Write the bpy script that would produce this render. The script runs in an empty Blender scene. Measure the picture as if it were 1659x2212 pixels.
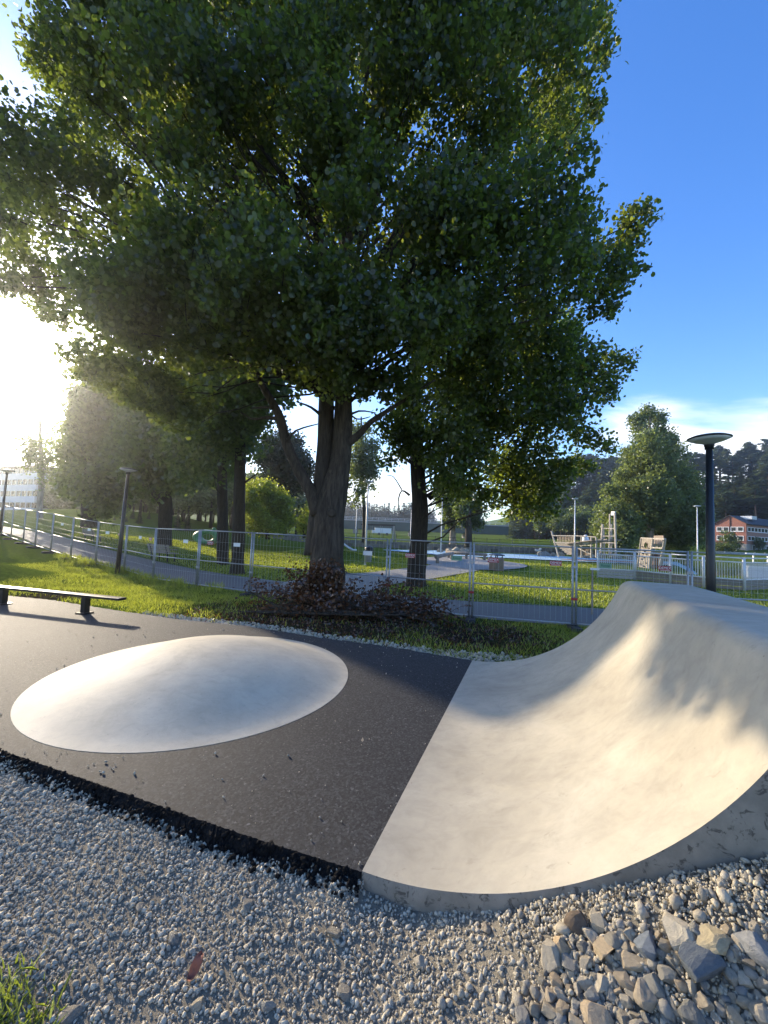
import bpy, math, random
import numpy as np
from mathutils import Vector, Matrix, noise as mnoise
random.seed(7); rng = np.random.default_rng(11)
S = bpy.context.scene; COL = S.collection
PI = math.pi
# ------------------------------------------------------------------ camera, sky, sun, exposure
ROLL, PITCH, EYE, FPX = 0.040, math.radians(3.5), 1.65, 831.0
cam = bpy.data.cameras.new('camera'); camo = bpy.data.objects.new('camera', cam); COL.objects.link(camo)
cam.sensor_fit = 'VERTICAL'; cam.sensor_height = 34.6; cam.sensor_width = 34.6; cam.lens = 34.6 * FPX / 2212
cam.clip_start = 0.05; cam.clip_end = 4000
cr, sr, cp, sp = math.cos(ROLL), math.sin(ROLL), math.cos(PITCH), math.sin(PITCH)
camo.matrix_world = Matrix(((cr, -sr, 0, 0), (-sr * sp, -cr * sp, -cp, 0), (sr * cp, cr * cp, -sp, EYE), (0, 0, 0, 1)))
S.camera = camo
SUN_AZ, SUN_EL = math.radians(-45.5), math.radians(18)
SUND = Vector((math.sin(SUN_AZ) * math.cos(SUN_EL), math.cos(SUN_AZ) * math.cos(SUN_EL), math.sin(SUN_EL)))
S.view_settings.view_transform = 'Standard'; S.view_settings.look = 'None'
S.view_settings.gamma = 1.0; S.view_settings.use_curve_mapping = False
S.view_settings.exposure = 1.48
S.render.engine = 'CYCLES'
S.cycles.max_bounces = 8; S.cycles.diffuse_bounces = 3; S.cycles.glossy_bounces = 3
S.cycles.transmission_bounces = 6; S.cycles.transparent_max_bounces = 8
S.cycles.use_denoising = True
world = bpy.data.worlds.new('World'); S.world = world; world.use_nodes = True
def build_world():
    nt = world.node_tree; nt.nodes.clear()
    N = nt.nodes.new; L = nt.links.new
    out = N('ShaderNodeOutputWorld'); bg = N('ShaderNodeBackground'); L(bg.outputs[0], out.inputs[0])
    sky = N('ShaderNodeTexSky'); sky.sky_type = 'NISHITA'; sky.sun_disc = False
    sky.sun_elevation = SUN_EL; sky.sun_rotation = SUN_AZ; sky.air_density = 1.0; sky.dust_density = 0.5; sky.ozone_density = 2.2
    hs = N('ShaderNodeHueSaturation'); hs.inputs['Hue'].default_value = 0.514; hs.inputs['Saturation'].default_value = 1.30; hs.inputs['Value'].default_value = 1.0
    L(sky.outputs[0], hs.inputs['Color'])
    tc = N('ShaderNodeTexCoord')
    def math_(op, a, b=None, c=None, clamp=False):
        n = N('ShaderNodeMath'); n.operation = op; n.use_clamp = clamp
        for i, q in enumerate((a, b, c)):
            if q is None: continue
            if isinstance(q, (int, float)): n.inputs[i].default_value = q
            else: L(q, n.inputs[i])
        return n.outputs[0]
    def dot(v):
        n = N('ShaderNodeVectorMath'); n.operation = 'DOT_PRODUCT'; L(tc.outputs['Generated'], n.inputs[0]); n.inputs[1].default_value = v
        return n.outputs['Value']
    def direc(az, el):
        az, el = math.radians(az), math.radians(el)
        return (math.sin(az) * math.cos(el), math.cos(az) * math.cos(el), math.sin(el))
    sep = N('ShaderNodeSeparateXYZ'); L(tc.outputs['Generated'], sep.inputs[0])
    z = math_('MAXIMUM', sep.outputs[2], 0.0)
    den = math_('ADD', z, 0.16)
    cmb = N('ShaderNodeCombineXYZ')
    L(math_('DIVIDE', sep.outputs[0], den), cmb.inputs[0]); L(math_('DIVIDE', sep.outputs[1], den), cmb.inputs[1])
    nz = N('ShaderNodeTexNoise'); nz.inputs['Scale'].default_value = 1.15; nz.inputs['Detail'].default_value = 8; nz.inputs['Roughness'].default_value = 0.56
    nz.inputs['Distortion'].default_value = 0.35
    mp = N('ShaderNodeMapping'); mp.inputs['Location'].default_value = (2.3, 0.7, 0); mp.inputs['Rotation'].default_value = (0, 0, 0.6); mp.inputs['Scale'].default_value = (0.75, 1.5, 1)
    L(cmb.outputs[0], mp.inputs[0]); L(mp.outputs[0], nz.inputs['Vector'])
    # cloud banks low over the horizon, thinner overhead
    def bank(az, el, lo, hi, w):
        n = N('ShaderNodeMapRange'); n.interpolation_type = 'SMOOTHSTEP'; L(dot(direc(az, el)), n.inputs['Value'])
        n.inputs['From Min'].default_value = lo; n.inputs['From Max'].default_value = hi; n.inputs['To Min'].default_value = 0; n.inputs['To Max'].default_value = w
        return n.outputs['Result']
    b = math_('ADD', bank(43, 8, 0.945, 0.985, 0.27), bank(2, 2, 0.975, 0.997, 0.24))
    b = math_('ADD', b, bank(-10, 9, 0.985, 0.997, 0.06))
    b = math_('ADD', b, bank(180, 30, -0.35, 0.75, 0.17))       # extra unseen cloud added behind the camera to whiten the blue fill
    b = math_('ADD', b, bank(-42, 44, 0.985, 0.999, 0.12))
    low = N('ShaderNodeMapRange'); L(sep.outputs[2], low.inputs['Value'])
    low.inputs['From Min'].default_value = 0.0; low.inputs['From Max'].default_value = 0.45; low.inputs['To Min'].default_value = 0.13; low.inputs['To Max'].default_value = -0.12
    m = math_('ADD', math_('ADD', nz.outputs['Fac'], b), low.outputs['Result'])
    cr_ = N('ShaderNodeMapRange'); cr_.interpolation_type = 'SMOOTHSTEP'; L(m, cr_.inputs['Value'])
    cr_.inputs['From Min'].default_value = 0.60; cr_.inputs['From Max'].default_value = 0.86; cr_.inputs['To Max'].default_value = 0.85
    hz = N('ShaderNodeMapRange'); hz.interpolation_type = 'SMOOTHSTEP'; L(sep.outputs[2], hz.inputs['Value'])
    hz.inputs['From Min'].default_value = -0.02; hz.inputs['From Max'].default_value = 0.26; hz.inputs['To Min'].default_value = 0.32; hz.inputs['To Max'].default_value = 0.0
    hm_ = N('ShaderNodeMix'); hm_.data_type = 'RGBA'; L(hz.outputs['Result'], hm_.inputs['Factor']); L(hs.outputs[0], hm_.inputs['A']); hm_.inputs['B'].default_value = (2.6, 2.7, 2.75, 1)
    mix = N('ShaderNodeMix'); mix.data_type = 'RGBA'; L(cr_.outputs['Result'], mix.inputs['Factor']); L(hm_.outputs['Result'], mix.inputs['A'])
    nz2 = N('ShaderNodeTexNoise'); nz2.inputs['Scale'].default_value = 2.6; nz2.inputs['Detail'].default_value = 5; L(mp.outputs[0], nz2.inputs['Vector'])
    cc = N('ShaderNodeMix'); cc.data_type = 'RGBA'; L(nz2.outputs['Fac'], cc.inputs['Factor'])
    cc.inputs['A'].default_value = (3.3, 3.5, 3.9, 1); cc.inputs['B'].default_value = (5.7, 5.6, 5.4, 1)
    L(cc.outputs['Result'], mix.inputs['B'])
    # the bright aureole round the low sun
    g = math_('POWER', math_('MAXIMUM', dot(tuple(SUND)), 0.0), 160.0)
    g2 = math_('POWER', math_('MAXIMUM', dot(tuple(SUND)), 0.0), 24.0)
    gl = math_('ADD', math_('MULTIPLY', g, 40.0), math_('MULTIPLY', g2, 1.7))
    gc = N('ShaderNodeMix'); gc.data_type = 'RGBA'; gc.blend_type = 'MULTIPLY'; gc.inputs['Factor'].default_value = 1.0
    gc.inputs['A'].default_value = (1.0, 0.95, 0.86, 1); L(gl, gc.inputs['B'])
    ad = N('ShaderNodeMix'); ad.data_type = 'RGBA'; ad.blend_type = 'ADD'; ad.inputs['Factor'].default_value = 1.0
    L(mix.outputs['Result'], ad.inputs['A']); L(gc.outputs['Result'], ad.inputs['B'])
    L(ad.outputs['Result'], bg.inputs['Color']); bg.inputs['Strength'].default_value = 0.15
build_world()
sun = bpy.data.lights.new('sun', 'SUN'); suno = bpy.data.objects.new('sun', sun); COL.objects.link(suno)
sun.energy = 3.0; sun.angle = math.radians(0.55); sun.color = (1.0, 0.84, 0.62)
suno.rotation_euler = (-SUND).to_track_quat('-Z', 'Y').to_euler()

# ------------------------------------------------------------------ layout helpers
def ray(x, y):
    cx, cy = (x - 829.5) / FPX, (1106 - y) / FPX
    a = cx * cr - cy * sr; b = cx * sr + cy * cr
    return Vector((a, cp - b * sp, b * cp + sp))
def at(x, y, Y):
    d = ray(x, y); return Vector((0, 0, EYE)) + d * (Y / d.y)
def sm(a, b, x):
    t = min(1.0, max(0.0, (x - a) / (b - a))); return t * t * (3 - 2 * t)
def G(x, y):
    """height of the natural ground"""
    r = math.hypot(x, y)
    z = -0.2
    left = max(0.0, -x - 8.0)
    z += (0.065 * min(left, 30)) * sm(7, 13, y)
    z += 0.85 * math.exp(-(((x + 12.6) / 2.6) ** 2 + ((y - 10.4) / 1.7) ** 2))     # soil bank left
    z += 2.4 * math.exp(-(((x + 46) / 22) ** 2 + ((y - 66) / 16) ** 2))
    z += 0.7 * math.exp(-(((x + 4.4) / 3.2) ** 2 + ((y - 30) / 3.0) ** 2))      # little play mound
    z += 2.0 * sm(75, 125, y) * (1 - sm(0.25, 0.45, x / max(y, 1)))
    az = x / max(y, 1.0)
    lake = sm(0.76, 0.86, az) * sm(27, 34, y) * (1 - sm(100, 112, y)) + (1 - sm(.76, .86, az)) * sm(0.14, 0.2, az) * sm(60, 66, y) * (1 - sm(98, 108, y))
    z -= 2.2 * min(1, lake) * (1 if y > 5 else 0)
    if r > 100:
        k = sm(0.24, 0.46, az)
        z += k * (2.8 * sm(100, 130, r) + 34 * sm(176, 270, r))
        z += (1 - k) * 9 * sm(170, 300, r) + 16 * sm(300, 600, r)
    # shallow undulation of the lawns
    if y > 10: z += 0.05 * math.sin(x * 0.5 + 1) * math.sin(y * 0.33)
    # lower flat ground under the skate pad and the gravel
    w = (1 - sm(6.9, 8.2, y + 0.12 * x)) * sm(-13, -10.5, x)
    z = z * (1 - w) + (-0.42) * w
    return z
def onground(px, py, zoff=0.0):
    d = ray(px, py); t = 1.0
    for _ in range(4000):
        p = Vector((0, 0, EYE)) + d * t
        if p.z <= G(p.x, p.y) + zoff: return p
        t *= 1.004
    return p
# ------------------------------------------------------------------ objects and tags
def tag(o, label=None, cat=None, group=None, kind=None):
    if label: o['label'] = label
    if cat: o['category'] = cat
    if group: o['group'] = group
    if kind: o['kind'] = kind
    return o
def empty(name, loc=(0, 0, 0), rz=0, label=None, cat=None, group=None):
    o = bpy.data.objects.new(name, None); COL.objects.link(o); o.location = loc; o.rotation_euler = (0, 0, rz); o.empty_display_size = .2
    return tag(o, label, cat, group)
def link(name, me, parent=None, loc=None, rot=None, scale=None):
    o = bpy.data.objects.new(name, me); COL.objects.link(o)
    if parent is not None: o.parent = parent
    if loc is not None: o.location = loc
    if rot is not None: o.rotation_euler = rot
    if scale is not None: o.scale = scale
    return o
KIDS = {}
def copy_tree(o, parent=None):
    c = o.copy(); COL.objects.link(c)
    if parent is not None: c.parent = parent
    for ch in list(o.children): copy_tree(ch, c)
    return c
class MB:
    def __init__(s): s.v = []; s.f = []; s.m = []
    def add(s, vs, fs, mi=0):
        n = len(s.v); s.v += [tuple(q) for q in vs]; s.f += [tuple(i + n for i in q) for q in fs]; s.m += [mi] * len(fs); return s
    def box(s, c, d, rz=0, mi=0, M=None):
        x, y, z = d[0] / 2, d[1] / 2, d[2] / 2
        R = Matrix.Rotation(rz, 3, 'Z') if M is None else M
        vs = [Vector(c) + R @ Vector((a * x, b * y, e * z)) for e in (-1, 1) for a, b in ((-1, -1), (1, -1), (1, 1), (-1, 1))]
        return s.add(vs, [(3, 2, 1, 0), (4, 5, 6, 7), (0, 1, 5, 4), (1, 2, 6, 5), (2, 3, 7, 6), (3, 0, 4, 7)], mi)
    def bar(s, a, b, w, h=None, mi=0):
        """square bar between two points"""
        a, b = Vector(a), Vector(b); d = b - a
        q = d.to_track_quat('X', 'Z').to_matrix()
        return s.box((a + b) / 2, (d.length, w, h or w), M=q, mi=mi)
    def tube(s, pts, rad, n=8, caps=True, wob=0.0, mi=0, seed=0):
        pts = [Vector(p) for p in pts]; k = len(pts)
        if isinstance(rad, (int, float)): rad = [rad] * k
        base = len(s.v); ref = None
        for i, p in enumerate(pts):
            t = (pts[min(i + 1, k - 1)] - pts[max(i - 1, 0)]).normalized()
            if ref is None: ref = Vector((1, 0, 0)) if abs(t.x) < .8 else Vector((0, 1, 0))
            u = (ref - t * ref.dot(t)).normalized(); ref = u; w = t.cross(u)
            for j in range(n):
                a = 2 * PI * j / n; r = rad[i]
                if wob:
                    q = p + (u * math.cos(a) + w * math.sin(a)) * r
                    r *= 1 + wob * mnoise.noise(Vector((math.cos(a) * 1.6 + seed, math.sin(a) * 1.6, i * .25)))
                s.v.append(tuple(p + (u * math.cos(a) + w * math.sin(a)) * r))
        for i in range(k - 1):
            for j in range(n):
                a, b = base + i * n + j, base + i * n + (j + 1) % n
                s.f.append((a, b, b + n, a + n)); s.m.append(mi)
        if caps:
            s.f.append(tuple(base + j for j in reversed(range(n)))); s.m.append(mi)
            s.f.append(tuple(base + (k - 1) * n + j for j in range(n))); s.m.append(mi)
        return s
    def lathe(s, prof, n=24, c=(0, 0, 0), mi=0):
        base = len(s.v); k = len(prof)
        for r, z in prof:
            for j in range(n):
                a = 2 * PI * j / n; s.v.append((c[0] + r * math.cos(a), c[1] + r * math.sin(a), c[2] + z))
        for i in range(k - 1):
            for j in range(n):
                a, b = base + i * n + j, base + i * n + (j + 1) % n
                s.f.append((a, b, b + n, a + n)); s.m.append(mi)
        s.f.append(tuple(base + j for j in reversed(range(n)))); s.m.append(mi)
        s.f.append(tuple(base + (k - 1) * n + j for j in range(n))); s.m.append(mi)
        return s
    def mesh(s, name, mats, smooth=False):
        me = bpy.data.meshes.new(name); me.from_pydata(s.v, [], s.f)
        for m in (mats if isinstance(mats, (list, tuple)) else [mats]): me.materials.append(m)
        if any(s.m): me.polygons.foreach_set('material_index', s.m)
        if smooth: me.polygons.foreach_set('use_smooth', [True] * len(s.f))
        me.update(); return me
    def build(s, name, mats, parent=None, smooth=False, **kw):
        o = link(name, s.mesh(name, mats, smooth), parent)
        tag(o, **kw) if kw else None
        return o
def npmesh(name, V, nper, mat, smooth=False):
    """polygons of nper corners each from an (n, nper, 3) array"""
    n = V.shape[0]; me = bpy.data.meshes.new(name)
    me.vertices.add(n * nper); me.vertices.foreach_set('co', V.reshape(-1).astype(np.float32))
    me.loops.add(n * nper); me.loops.foreach_set('vertex_index', np.arange(n * nper, dtype=np.int32))
    me.polygons.add(n); me.polygons.foreach_set('loop_start', np.arange(0, n * nper, nper, dtype=np.int32))
    me.polygons.foreach_set('loop_total', np.full(n, nper, dtype=np.int32))
    me.materials.append(mat); me.update(calc_edges=True); me.validate(); return me
def npinst(name, baseV, baseF, pos, mats3, mat, smooth=False):
    """many transformed copies of a small triangle mesh in one mesh"""
    n = len(pos); nv = len(baseV[0]) if isinstance(baseV, list) else len(baseV); 
    V = np.einsum('nij,nkj->nki', mats3, baseV) + pos[:, None, :]
    F = (baseF[None] + (np.arange(n) * baseV.shape[1])[:, None, None]).reshape(-1, 3)
    me = bpy.data.meshes.new(name); me.vertices.add(V.shape[0] * V.shape[1]); me.vertices.foreach_set('co', V.reshape(-1).astype(np.float32))
    me.loops.add(F.size); me.loops.foreach_set('vertex_index', F.reshape(-1).astype(np.int32))
    me.polygons.add(len(F)); me.polygons.foreach_set('loop_start', np.arange(0, F.size, 3, dtype=np.int32)); me.polygons.foreach_set('loop_total', np.full(len(F), 3, dtype=np.int32))
    if smooth: me.polygons.foreach_set('use_smooth', [True] * len(F))
    me.materials.append(mat); me.update(calc_edges=True); return me
# ------------------------------------------------------------------ materials
def newmat(name):
    m = bpy.data.materials.new(name); m.use_nodes = True; nt = m.node_tree
    return m, nt, nt.nodes['Principled BSDF'], nt.nodes.new, nt.links.new
def ramp(N, L, src, stops):
    r = N('ShaderNodeValToRGB'); e = r.color_ramp.elements
    while len(e) < len(stops): e.new(0.5)
    for i, (p, c) in enumerate(stops):
        e[i].position = p; e[i].color = (*c, 1) if len(c) == 3 else c
    L(src, r.inputs[0]); return r.outputs[0]
def noise_tex(N, L, scale, detail=4, rough=.55, vec=None, stretch=None, coord='Object', dist=0):
    tc = N('ShaderNodeTexCoord'); t = N('ShaderNodeTexNoise'); t.inputs['Scale'].default_value = scale; t.inputs['Detail'].default_value = detail; t.inputs['Roughness'].default_value = rough
    t.inputs['Distortion'].default_value = dist
    if stretch:
        mp = N('ShaderNodeMapping'); mp.inputs['Scale'].default_value = stretch; L(tc.outputs[coord], mp.inputs[0]); L(mp.outputs[0], t.inputs['Vector'])
    else: L(tc.outputs[coord], t.inputs['Vector'])
    return t.outputs['Fac']
def bump(N, L, bsdf, h, strength=.3, dist=.02, prev=None):
    b = N('ShaderNodeBump'); b.inputs['Strength'].default_value = strength; b.inputs['Distance'].default_value = dist; L(h, b.inputs['Height'])
    if prev is not None: L(prev, b.inputs['Normal'])
    L(b.outputs[0], bsdf.inputs['Normal']); return b.outputs[0]
def mixc(N, L, fac, a, b, blend='MIX'):
    m = N('ShaderNodeMix'); m.data_type = 'RGBA'; m.blend_type = blend
    for sock, q in (('Factor', fac), ('A', a), ('B', b)):
        if hasattr(q, 'links') or hasattr(q, 'is_output'): L(q, m.inputs[sock])
        elif isinstance(q, (int, float)): m.inputs[sock].default_value = q
        else: m.inputs[sock].default_value = (*q, 1)
    return m.outputs['Result']
def simple(name, col, rough=.6, metal=0, var=.15, scale=12, bumps=0.0, stretch=None, spec=None, bscale=None):
    m, nt, b, N, L = newmat(name)
    f = noise_tex(N, L, scale, 5, .6, stretch=stretch)
    lo = tuple(max(0, c * (1 - var)) for c in col); hi = tuple(min(1, c * (1 + var)) for c in col)
    L(ramp(N, L, f, [(.3, lo), (.7, hi)]), b.inputs['Base Color'])
    b.inputs['Roughness'].default_value = rough; b.inputs['Metallic'].default_value = metal
    if spec is not None: b.inputs['Specular IOR Level'].default_value = spec
    if bumps: bump(N, L, b, noise_tex(N, L, bscale or scale * 3, 6, .65, stretch=stretch), bumps, .02)
    return m
def leafmat(name, dark, light, trans, tw=.45, gloss=.06, rough=.38):
    m = bpy.data.materials.new(name); m.use_nodes = True; nt = m.node_tree; nt.nodes.clear(); N = nt.nodes.new; L = nt.links.new
    out = N('ShaderNodeOutputMaterial'); geo = N('ShaderNodeNewGeometry')
    c = ramp(N, L, geo.outputs['Random Per Island'], [(0, dark), (.75, light), (1, tuple(q * 1.35 for q in light))])
    t = ramp(N, L, geo.outputs['Random Per Island'], [(0, tuple(q * .7 for q in trans)), (1, tuple(q * 1.25 for q in trans))])
    d = N('ShaderNodeBsdfDiffuse'); L(c, d.inputs['Color'])
    tr = N('ShaderNodeBsdfTranslucent'); L(t, tr.inputs['Color'])
    mx = N('ShaderNodeMixShader'); mx.inputs[0].default_value = tw; L(d.outputs[0], mx.inputs[1]); L(tr.outputs[0], mx.inputs[2])
    g = N('ShaderNodeBsdfGlossy'); g.inputs['Roughness'].default_value = rough; g.inputs['Color'].default_value = (.9, .95, 1, 1)
    m2 = N('ShaderNodeMixShader'); m2.inputs[0].default_value = gloss; L(mx.outputs[0], m2.inputs[1]); L(g.outputs[0], m2.inputs[2])
    L(m2.outputs[0], out.inputs[0]); return m
def bark(name, col, sc=1.0, dark=.45):
    m, nt, b, N, L = newmat(name)
    tc = N('ShaderNodeTexCoord'); mp = N('ShaderNodeMapping'); mp.inputs['Scale'].default_value = (14 * sc, 14 * sc, 2.2 * sc); L(tc.outputs['Object'], mp.inputs[0])
    v = N('ShaderNodeTexNoise'); v.inputs['Scale'].default_value = 1.0; v.inputs['Detail'].default_value = 7; v.inputs['Roughness'].default_value = .68; v.inputs['Distortion'].default_value = .8; L(mp.outputs[0], v.inputs['Vector'])
    big = noise_tex(N, L, 1.7, 4, .6)
    c1 = ramp(N, L, v.outputs['Fac'], [(.32, tuple(q * dark for q in col)), (.62, col), (.8, tuple(q * 1.3 for q in col))])
    L(mixc(N, L, .5, c1, ramp(N, L, big, [(.3, (.45, .45, .45)), (.7, (.62, .6, .55))]), 'OVERLAY'), b.inputs['Base Color'])
    b.inputs['Roughness'].default_value = .9; b.inputs['Specular IOR Level'].default_value = .2
    bump(N, L, b, v.outputs['Fac'], 1.0, .04); return m
def m_concrete(name, lo, hi, rough=.55, bstr=.10):
    m, nt, b, N, L = newmat(name)
    a = noise_tex(N, L, 1.6, 8, .62, dist=.6); s2 = noise_tex(N, L, 7, 6, .7, dist=.9, stretch=(1, 1.3, 1)); fine = noise_tex(N, L, 140, 3, .6)
    c = ramp(N, L, a, [(.28, lo), (.5, tuple((p + q) / 2 for p, q in zip(lo, hi))), (.72, hi)])
    c = mixc(N, L, .30, c, ramp(N, L, s2, [(.36, (.38, .38, .38)), (.5, (.5, .5, .5)), (.66, (.58, .57, .55))]), 'OVERLAY')
    # scattered dull patches where the trowelled skin has worn
    pn = noise_tex(N, L, 3.1, 9, .75, dist=.3)
    c = mixc(N, L, ramp(N, L, pn, [(.66, (0, 0, 0)), (.70, (.35, .35, .35))]), c, tuple(q * .72 for q in lo))
    sw = noise_tex(N, L, 2.4, 7, .7, stretch=(1.0, 1.35, 1), dist=1.4)
    c = mixc(N, L, .22, c, ramp(N, L, sw, [(.34, (.34, .335, .33)), (.47, (.5, .5, .5)), (.56, (.55, .54, .52)), (.68, (.66, .645, .60))]), 'OVERLAY')
    sc_ = noise_tex(N, L, 9, 9, .8, stretch=(1, 1.4, 1), dist=.8)
    c = mixc(N, L, ramp(N, L, sc_, [(.60, (0, 0, 0)), (.66, (.45, .45, .45))]), c, tuple(q * .66 for q in lo))
    v = N('ShaderNodeTexVoronoi'); v.inputs['Scale'].default_value = 9; tc = N('ShaderNodeTexCoord'); L(tc.outputs['Object'], v.inputs['Vector'])
    c = mixc(N, L, ramp(N, L, v.outputs['Distance'], [(.025, (.7, .7, .7)), (.045, (0, 0, 0))]), c, tuple(q * .45 for q in lo))
    L(c, b.inputs['Base Color']); b.inputs['Roughness'].default_value = .68; b.inputs['Specular IOR Level'].default_value = .17
    n1 = bump(N, L, b, fine, bstr, .004); bump(N, L, b, s2, .10, .02, n1)
    return m
def m_wallside():
    m, nt, b, N, L = newmat('rough_concrete_side')
    a = noise_tex(N, L, 5, 8, .65); h = noise_tex(N, L, 22, 6, .7, dist=.8)
    c = ramp(N, L, a, [(.3, (.15, .135, .105)), (.7, (.30, .27, .215))])
    c = mixc(N, L, ramp(N, L, h, [(.55, (0, 0, 0)), (.62, (.8, .8, .8))]), c, (.055, .05, .04))
    L(c, b.inputs['Base Color']); b.inputs['Roughness'].default_value = .9; bump(N, L, b, h, -1.0, .04); return m
def m_asphalt():
    m, nt, b, N, L = newmat('fresh_asphalt')
    tc = N('ShaderNodeTexCoord')
    v = N('ShaderNodeTexVoronoi'); v.inputs['Scale'].default_value = 78; L(tc.outputs['Object'], v.inputs['Vector'])
    f = noise_tex(N, L, 130, 6, .75); big = noise_tex(N, L, .9, 6, .6)
    c = ramp(N, L, v.outputs['Color'], [(.25, (.010, .0105, .012)), (.6, (.026, .027, .029)), (.88, (.055, .056, .058)), (.98, (.12, .12, .118))])
    c = mixc(N, L, ramp(N, L, big, [(.35, (0, 0, 0)), (.75, (.35, .35, .35))]), c, (.045, .045, .046))
    # dusty scuffs
    d = noise_tex(N, L, 2.3, 9, .8)
    c = mixc(N, L, ramp(N, L, d, [(.63, (0, 0, 0)), (.72, (.55, .55, .55))]), c, (.17, .155, .13))
    L(c, b.inputs['Base Color']); b.inputs['Roughness'].default_value = .76; b.inputs['Specular IOR Level'].default_value = .32
    n1 = bump(N, L, b, v.outputs['Color'], .75, .006); bump(N, L, b, f, .5, .006, n1); return m
def m_path():
    m, nt, b, N, L = newmat('worn_path_asphalt')
    f = noise_tex(N, L, 40, 5, .7); big = noise_tex(N, L, .6, 6, .6)
    c = ramp(N, L, f, [(.3, (.075, .075, .078)), (.7, (.15, .148, .145))])
    c = mixc(N, L, ramp(N, L, big, [(.35, (0, 0, 0)), (.7, (.4, .4, .4))]), c, (.16, .15, .135))
    L(c, b.inputs['Base Color']); b.inputs['Roughness'].default_value = .8; bump(N, L, b, f, .3, .01); return m
def m_ground():
    m, nt, b, N, L = newmat('lawn_ground')
    f = noise_tex(N, L, 9, 7, .7); big = noise_tex(N, L, .35, 5, .6)
    c = ramp(N, L, f, [(.3, (.05, .075, .013)), (.55, (.095, .14, .02)), (.75, (.15, .195, .032))])
    c = mixc(N, L, ramp(N, L, big, [(.4, (0, 0, 0)), (.7, (.45, .45, .45))]), c, (.11, .12, .03))
    # bare soil near the site: under the tree and by the pad
    geo = N('ShaderNodeNewGeometry'); sep = N('ShaderNodeSeparateXYZ'); L(geo.outputs['Position'], sep.inputs[0])
    def blob(x, y, r0, r1):
        d = N('ShaderNodeVectorMath'); d.operation = 'DISTANCE'; L(geo.outputs['Position'], d.inputs[0]); d.inputs[1].default_value = (x, y, 0)
        r = N('ShaderNodeMapRange'); L(d.outputs['Value'], r.inputs['Value']); r.inputs['From Min'].default_value = r0; r.inputs['From Max'].default_value = r1; r.inputs['To Min'].default_value = 1; r.inputs['To Max'].default_value = 0
        return r.outputs['Result']
    def mx(a, b_):
        n = N('ShaderNodeMath'); n.operation = 'MAXIMUM'; L(a, n.inputs[0]); L(b_, n.inputs[1]); return n.outputs[0]
    k = mx(mx(blob(-1.0, 8.3, 1.8, 3.8), blob(1.8, 7.3, .8, 2.4)), mx(blob(-12.9, 9.6, 1.6, 2.6), blob(-7.6, 8.7, .5, 1.6)))
    nn = N('ShaderNodeMath'); nn.operation = 'MULTIPLY_ADD'; L(noise_tex(N, L, 2.4, 6, .7), nn.inputs[0]); nn.inputs[1].default_value = 1.1; nn.inputs[2].default_value = -.35
    k2 = N('ShaderNodeMath'); k2.operation = 'MULTIPLY'; k2.use_clamp = True; L(k, k2.inputs[0])
    a2 = N('ShaderNodeMath'); a2.operation = 'ADD'; L(nn.outputs[0], a2.inputs[0]); a2.inputs[1].default_value = .75; L(a2.outputs[0], k2.inputs[1])
    soil = ramp(N, L, noise_tex(N, L, 14, 7, .75), [(.3, (.018, .013, .009)), (.7, (.06, .043, .03))])
    c = mixc(N, L, k2.outputs[0], c, soil)
    L(c, b.inputs['Base Color']); b.inputs['Roughness'].default_value = 1.0; b.inputs['Specular IOR Level'].default_value = .0
    bump(N, L, b, f, .8, .06); return m
def m_stone(name, cols, sc=6, bs=.5, useobj=True):
    m, nt, b, N, L = newmat(name)
    if useobj:
        oi = N('ShaderNodeObjectInfo'); src = oi.outputs['Random']
    else:
        g = N('ShaderNodeNewGeometry'); src = g.outputs['Random Per Island']
    n = len(cols); c = ramp(N, L, src, [(i / (n - 1), q) for i, q in enumerate(cols)])
    f = noise_tex(N, L, sc, 7, .7, dist=.5)
    c = mixc(N, L, .6, c, ramp(N, L, f, [(.25, (.25, .25, .26)), (.5, (.5, .5, .5)), (.75, (.72, .70, .66))]), 'OVERLAY')
    L(c, b.inputs['Base Color']); b.inputs['Roughness'].default_value = .95; b.inputs['Specular IOR Level'].default_value = .08
    bump(N, L, b, noise_tex(N, L, sc * 4, 7, .7), bs, .02); return m
def m_wood(name, col, along=(1, 14, 14)):
    m, nt, b, N, L = newmat(name)
    f = noise_tex(N, L, 2.2, 6, .65, stretch=along)
    L(ramp(N, L, f, [(.3, tuple(q * .6 for q in col)), (.6, col), (.8, tuple(q * 1.25 for q in col))]), b.inputs['Base Color'])
    b.inputs['Roughness'].default_value = .75; bump(N, L, b, f, .3, .01); return m
def m_water():
    m, nt, b, N, L = newmat('lake_water')
    b.inputs['Base Color'].default_value = (.035, .045, .035, 1); b.inputs['Roughness'].default_value = .06
    bump(N, L, b, noise_tex(N, L, 1.6, 4, .6, stretch=(.5, 1.4, 1)), .18, .08); return m
def m_brick():
    m, nt, b, N, L = newmat('red_brick')
    tc = N('ShaderNodeTexCoord'); br = N('ShaderNodeTexBrick'); br.inputs['Scale'].default_value = 3.2
    mp = N('ShaderNodeMapping'); mp.inputs['Rotation'].default_value = (PI / 2, 0, 0); L(tc.outputs['Object'], mp.inputs[0]); L(mp.outputs[0], br.inputs['Vector'])
    br.inputs['Color1'].default_value = (.36, .135, .085, 1); br.inputs['Color2'].default_value = (.27, .095, .065, 1); br.inputs['Mortar'].default_value = (.33, .25, .2, 1); br.inputs['Mortar Size'].default_value = .012
    f = noise_tex(N, L, .5, 4, .6)
    L(mixc(N, L, .25, br.outputs['Color'], ramp(N, L, f, [(.3, (.4, .4, .4)), (.7, (.6, .58, .55))]), 'OVERLAY'), b.inputs['Base Color']); b.inputs['Roughness'].default_value = .85; return m
M = {}
M['ground'] = m_ground(); M['asphalt'] = m_asphalt(); M['path'] = m_path()
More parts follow.
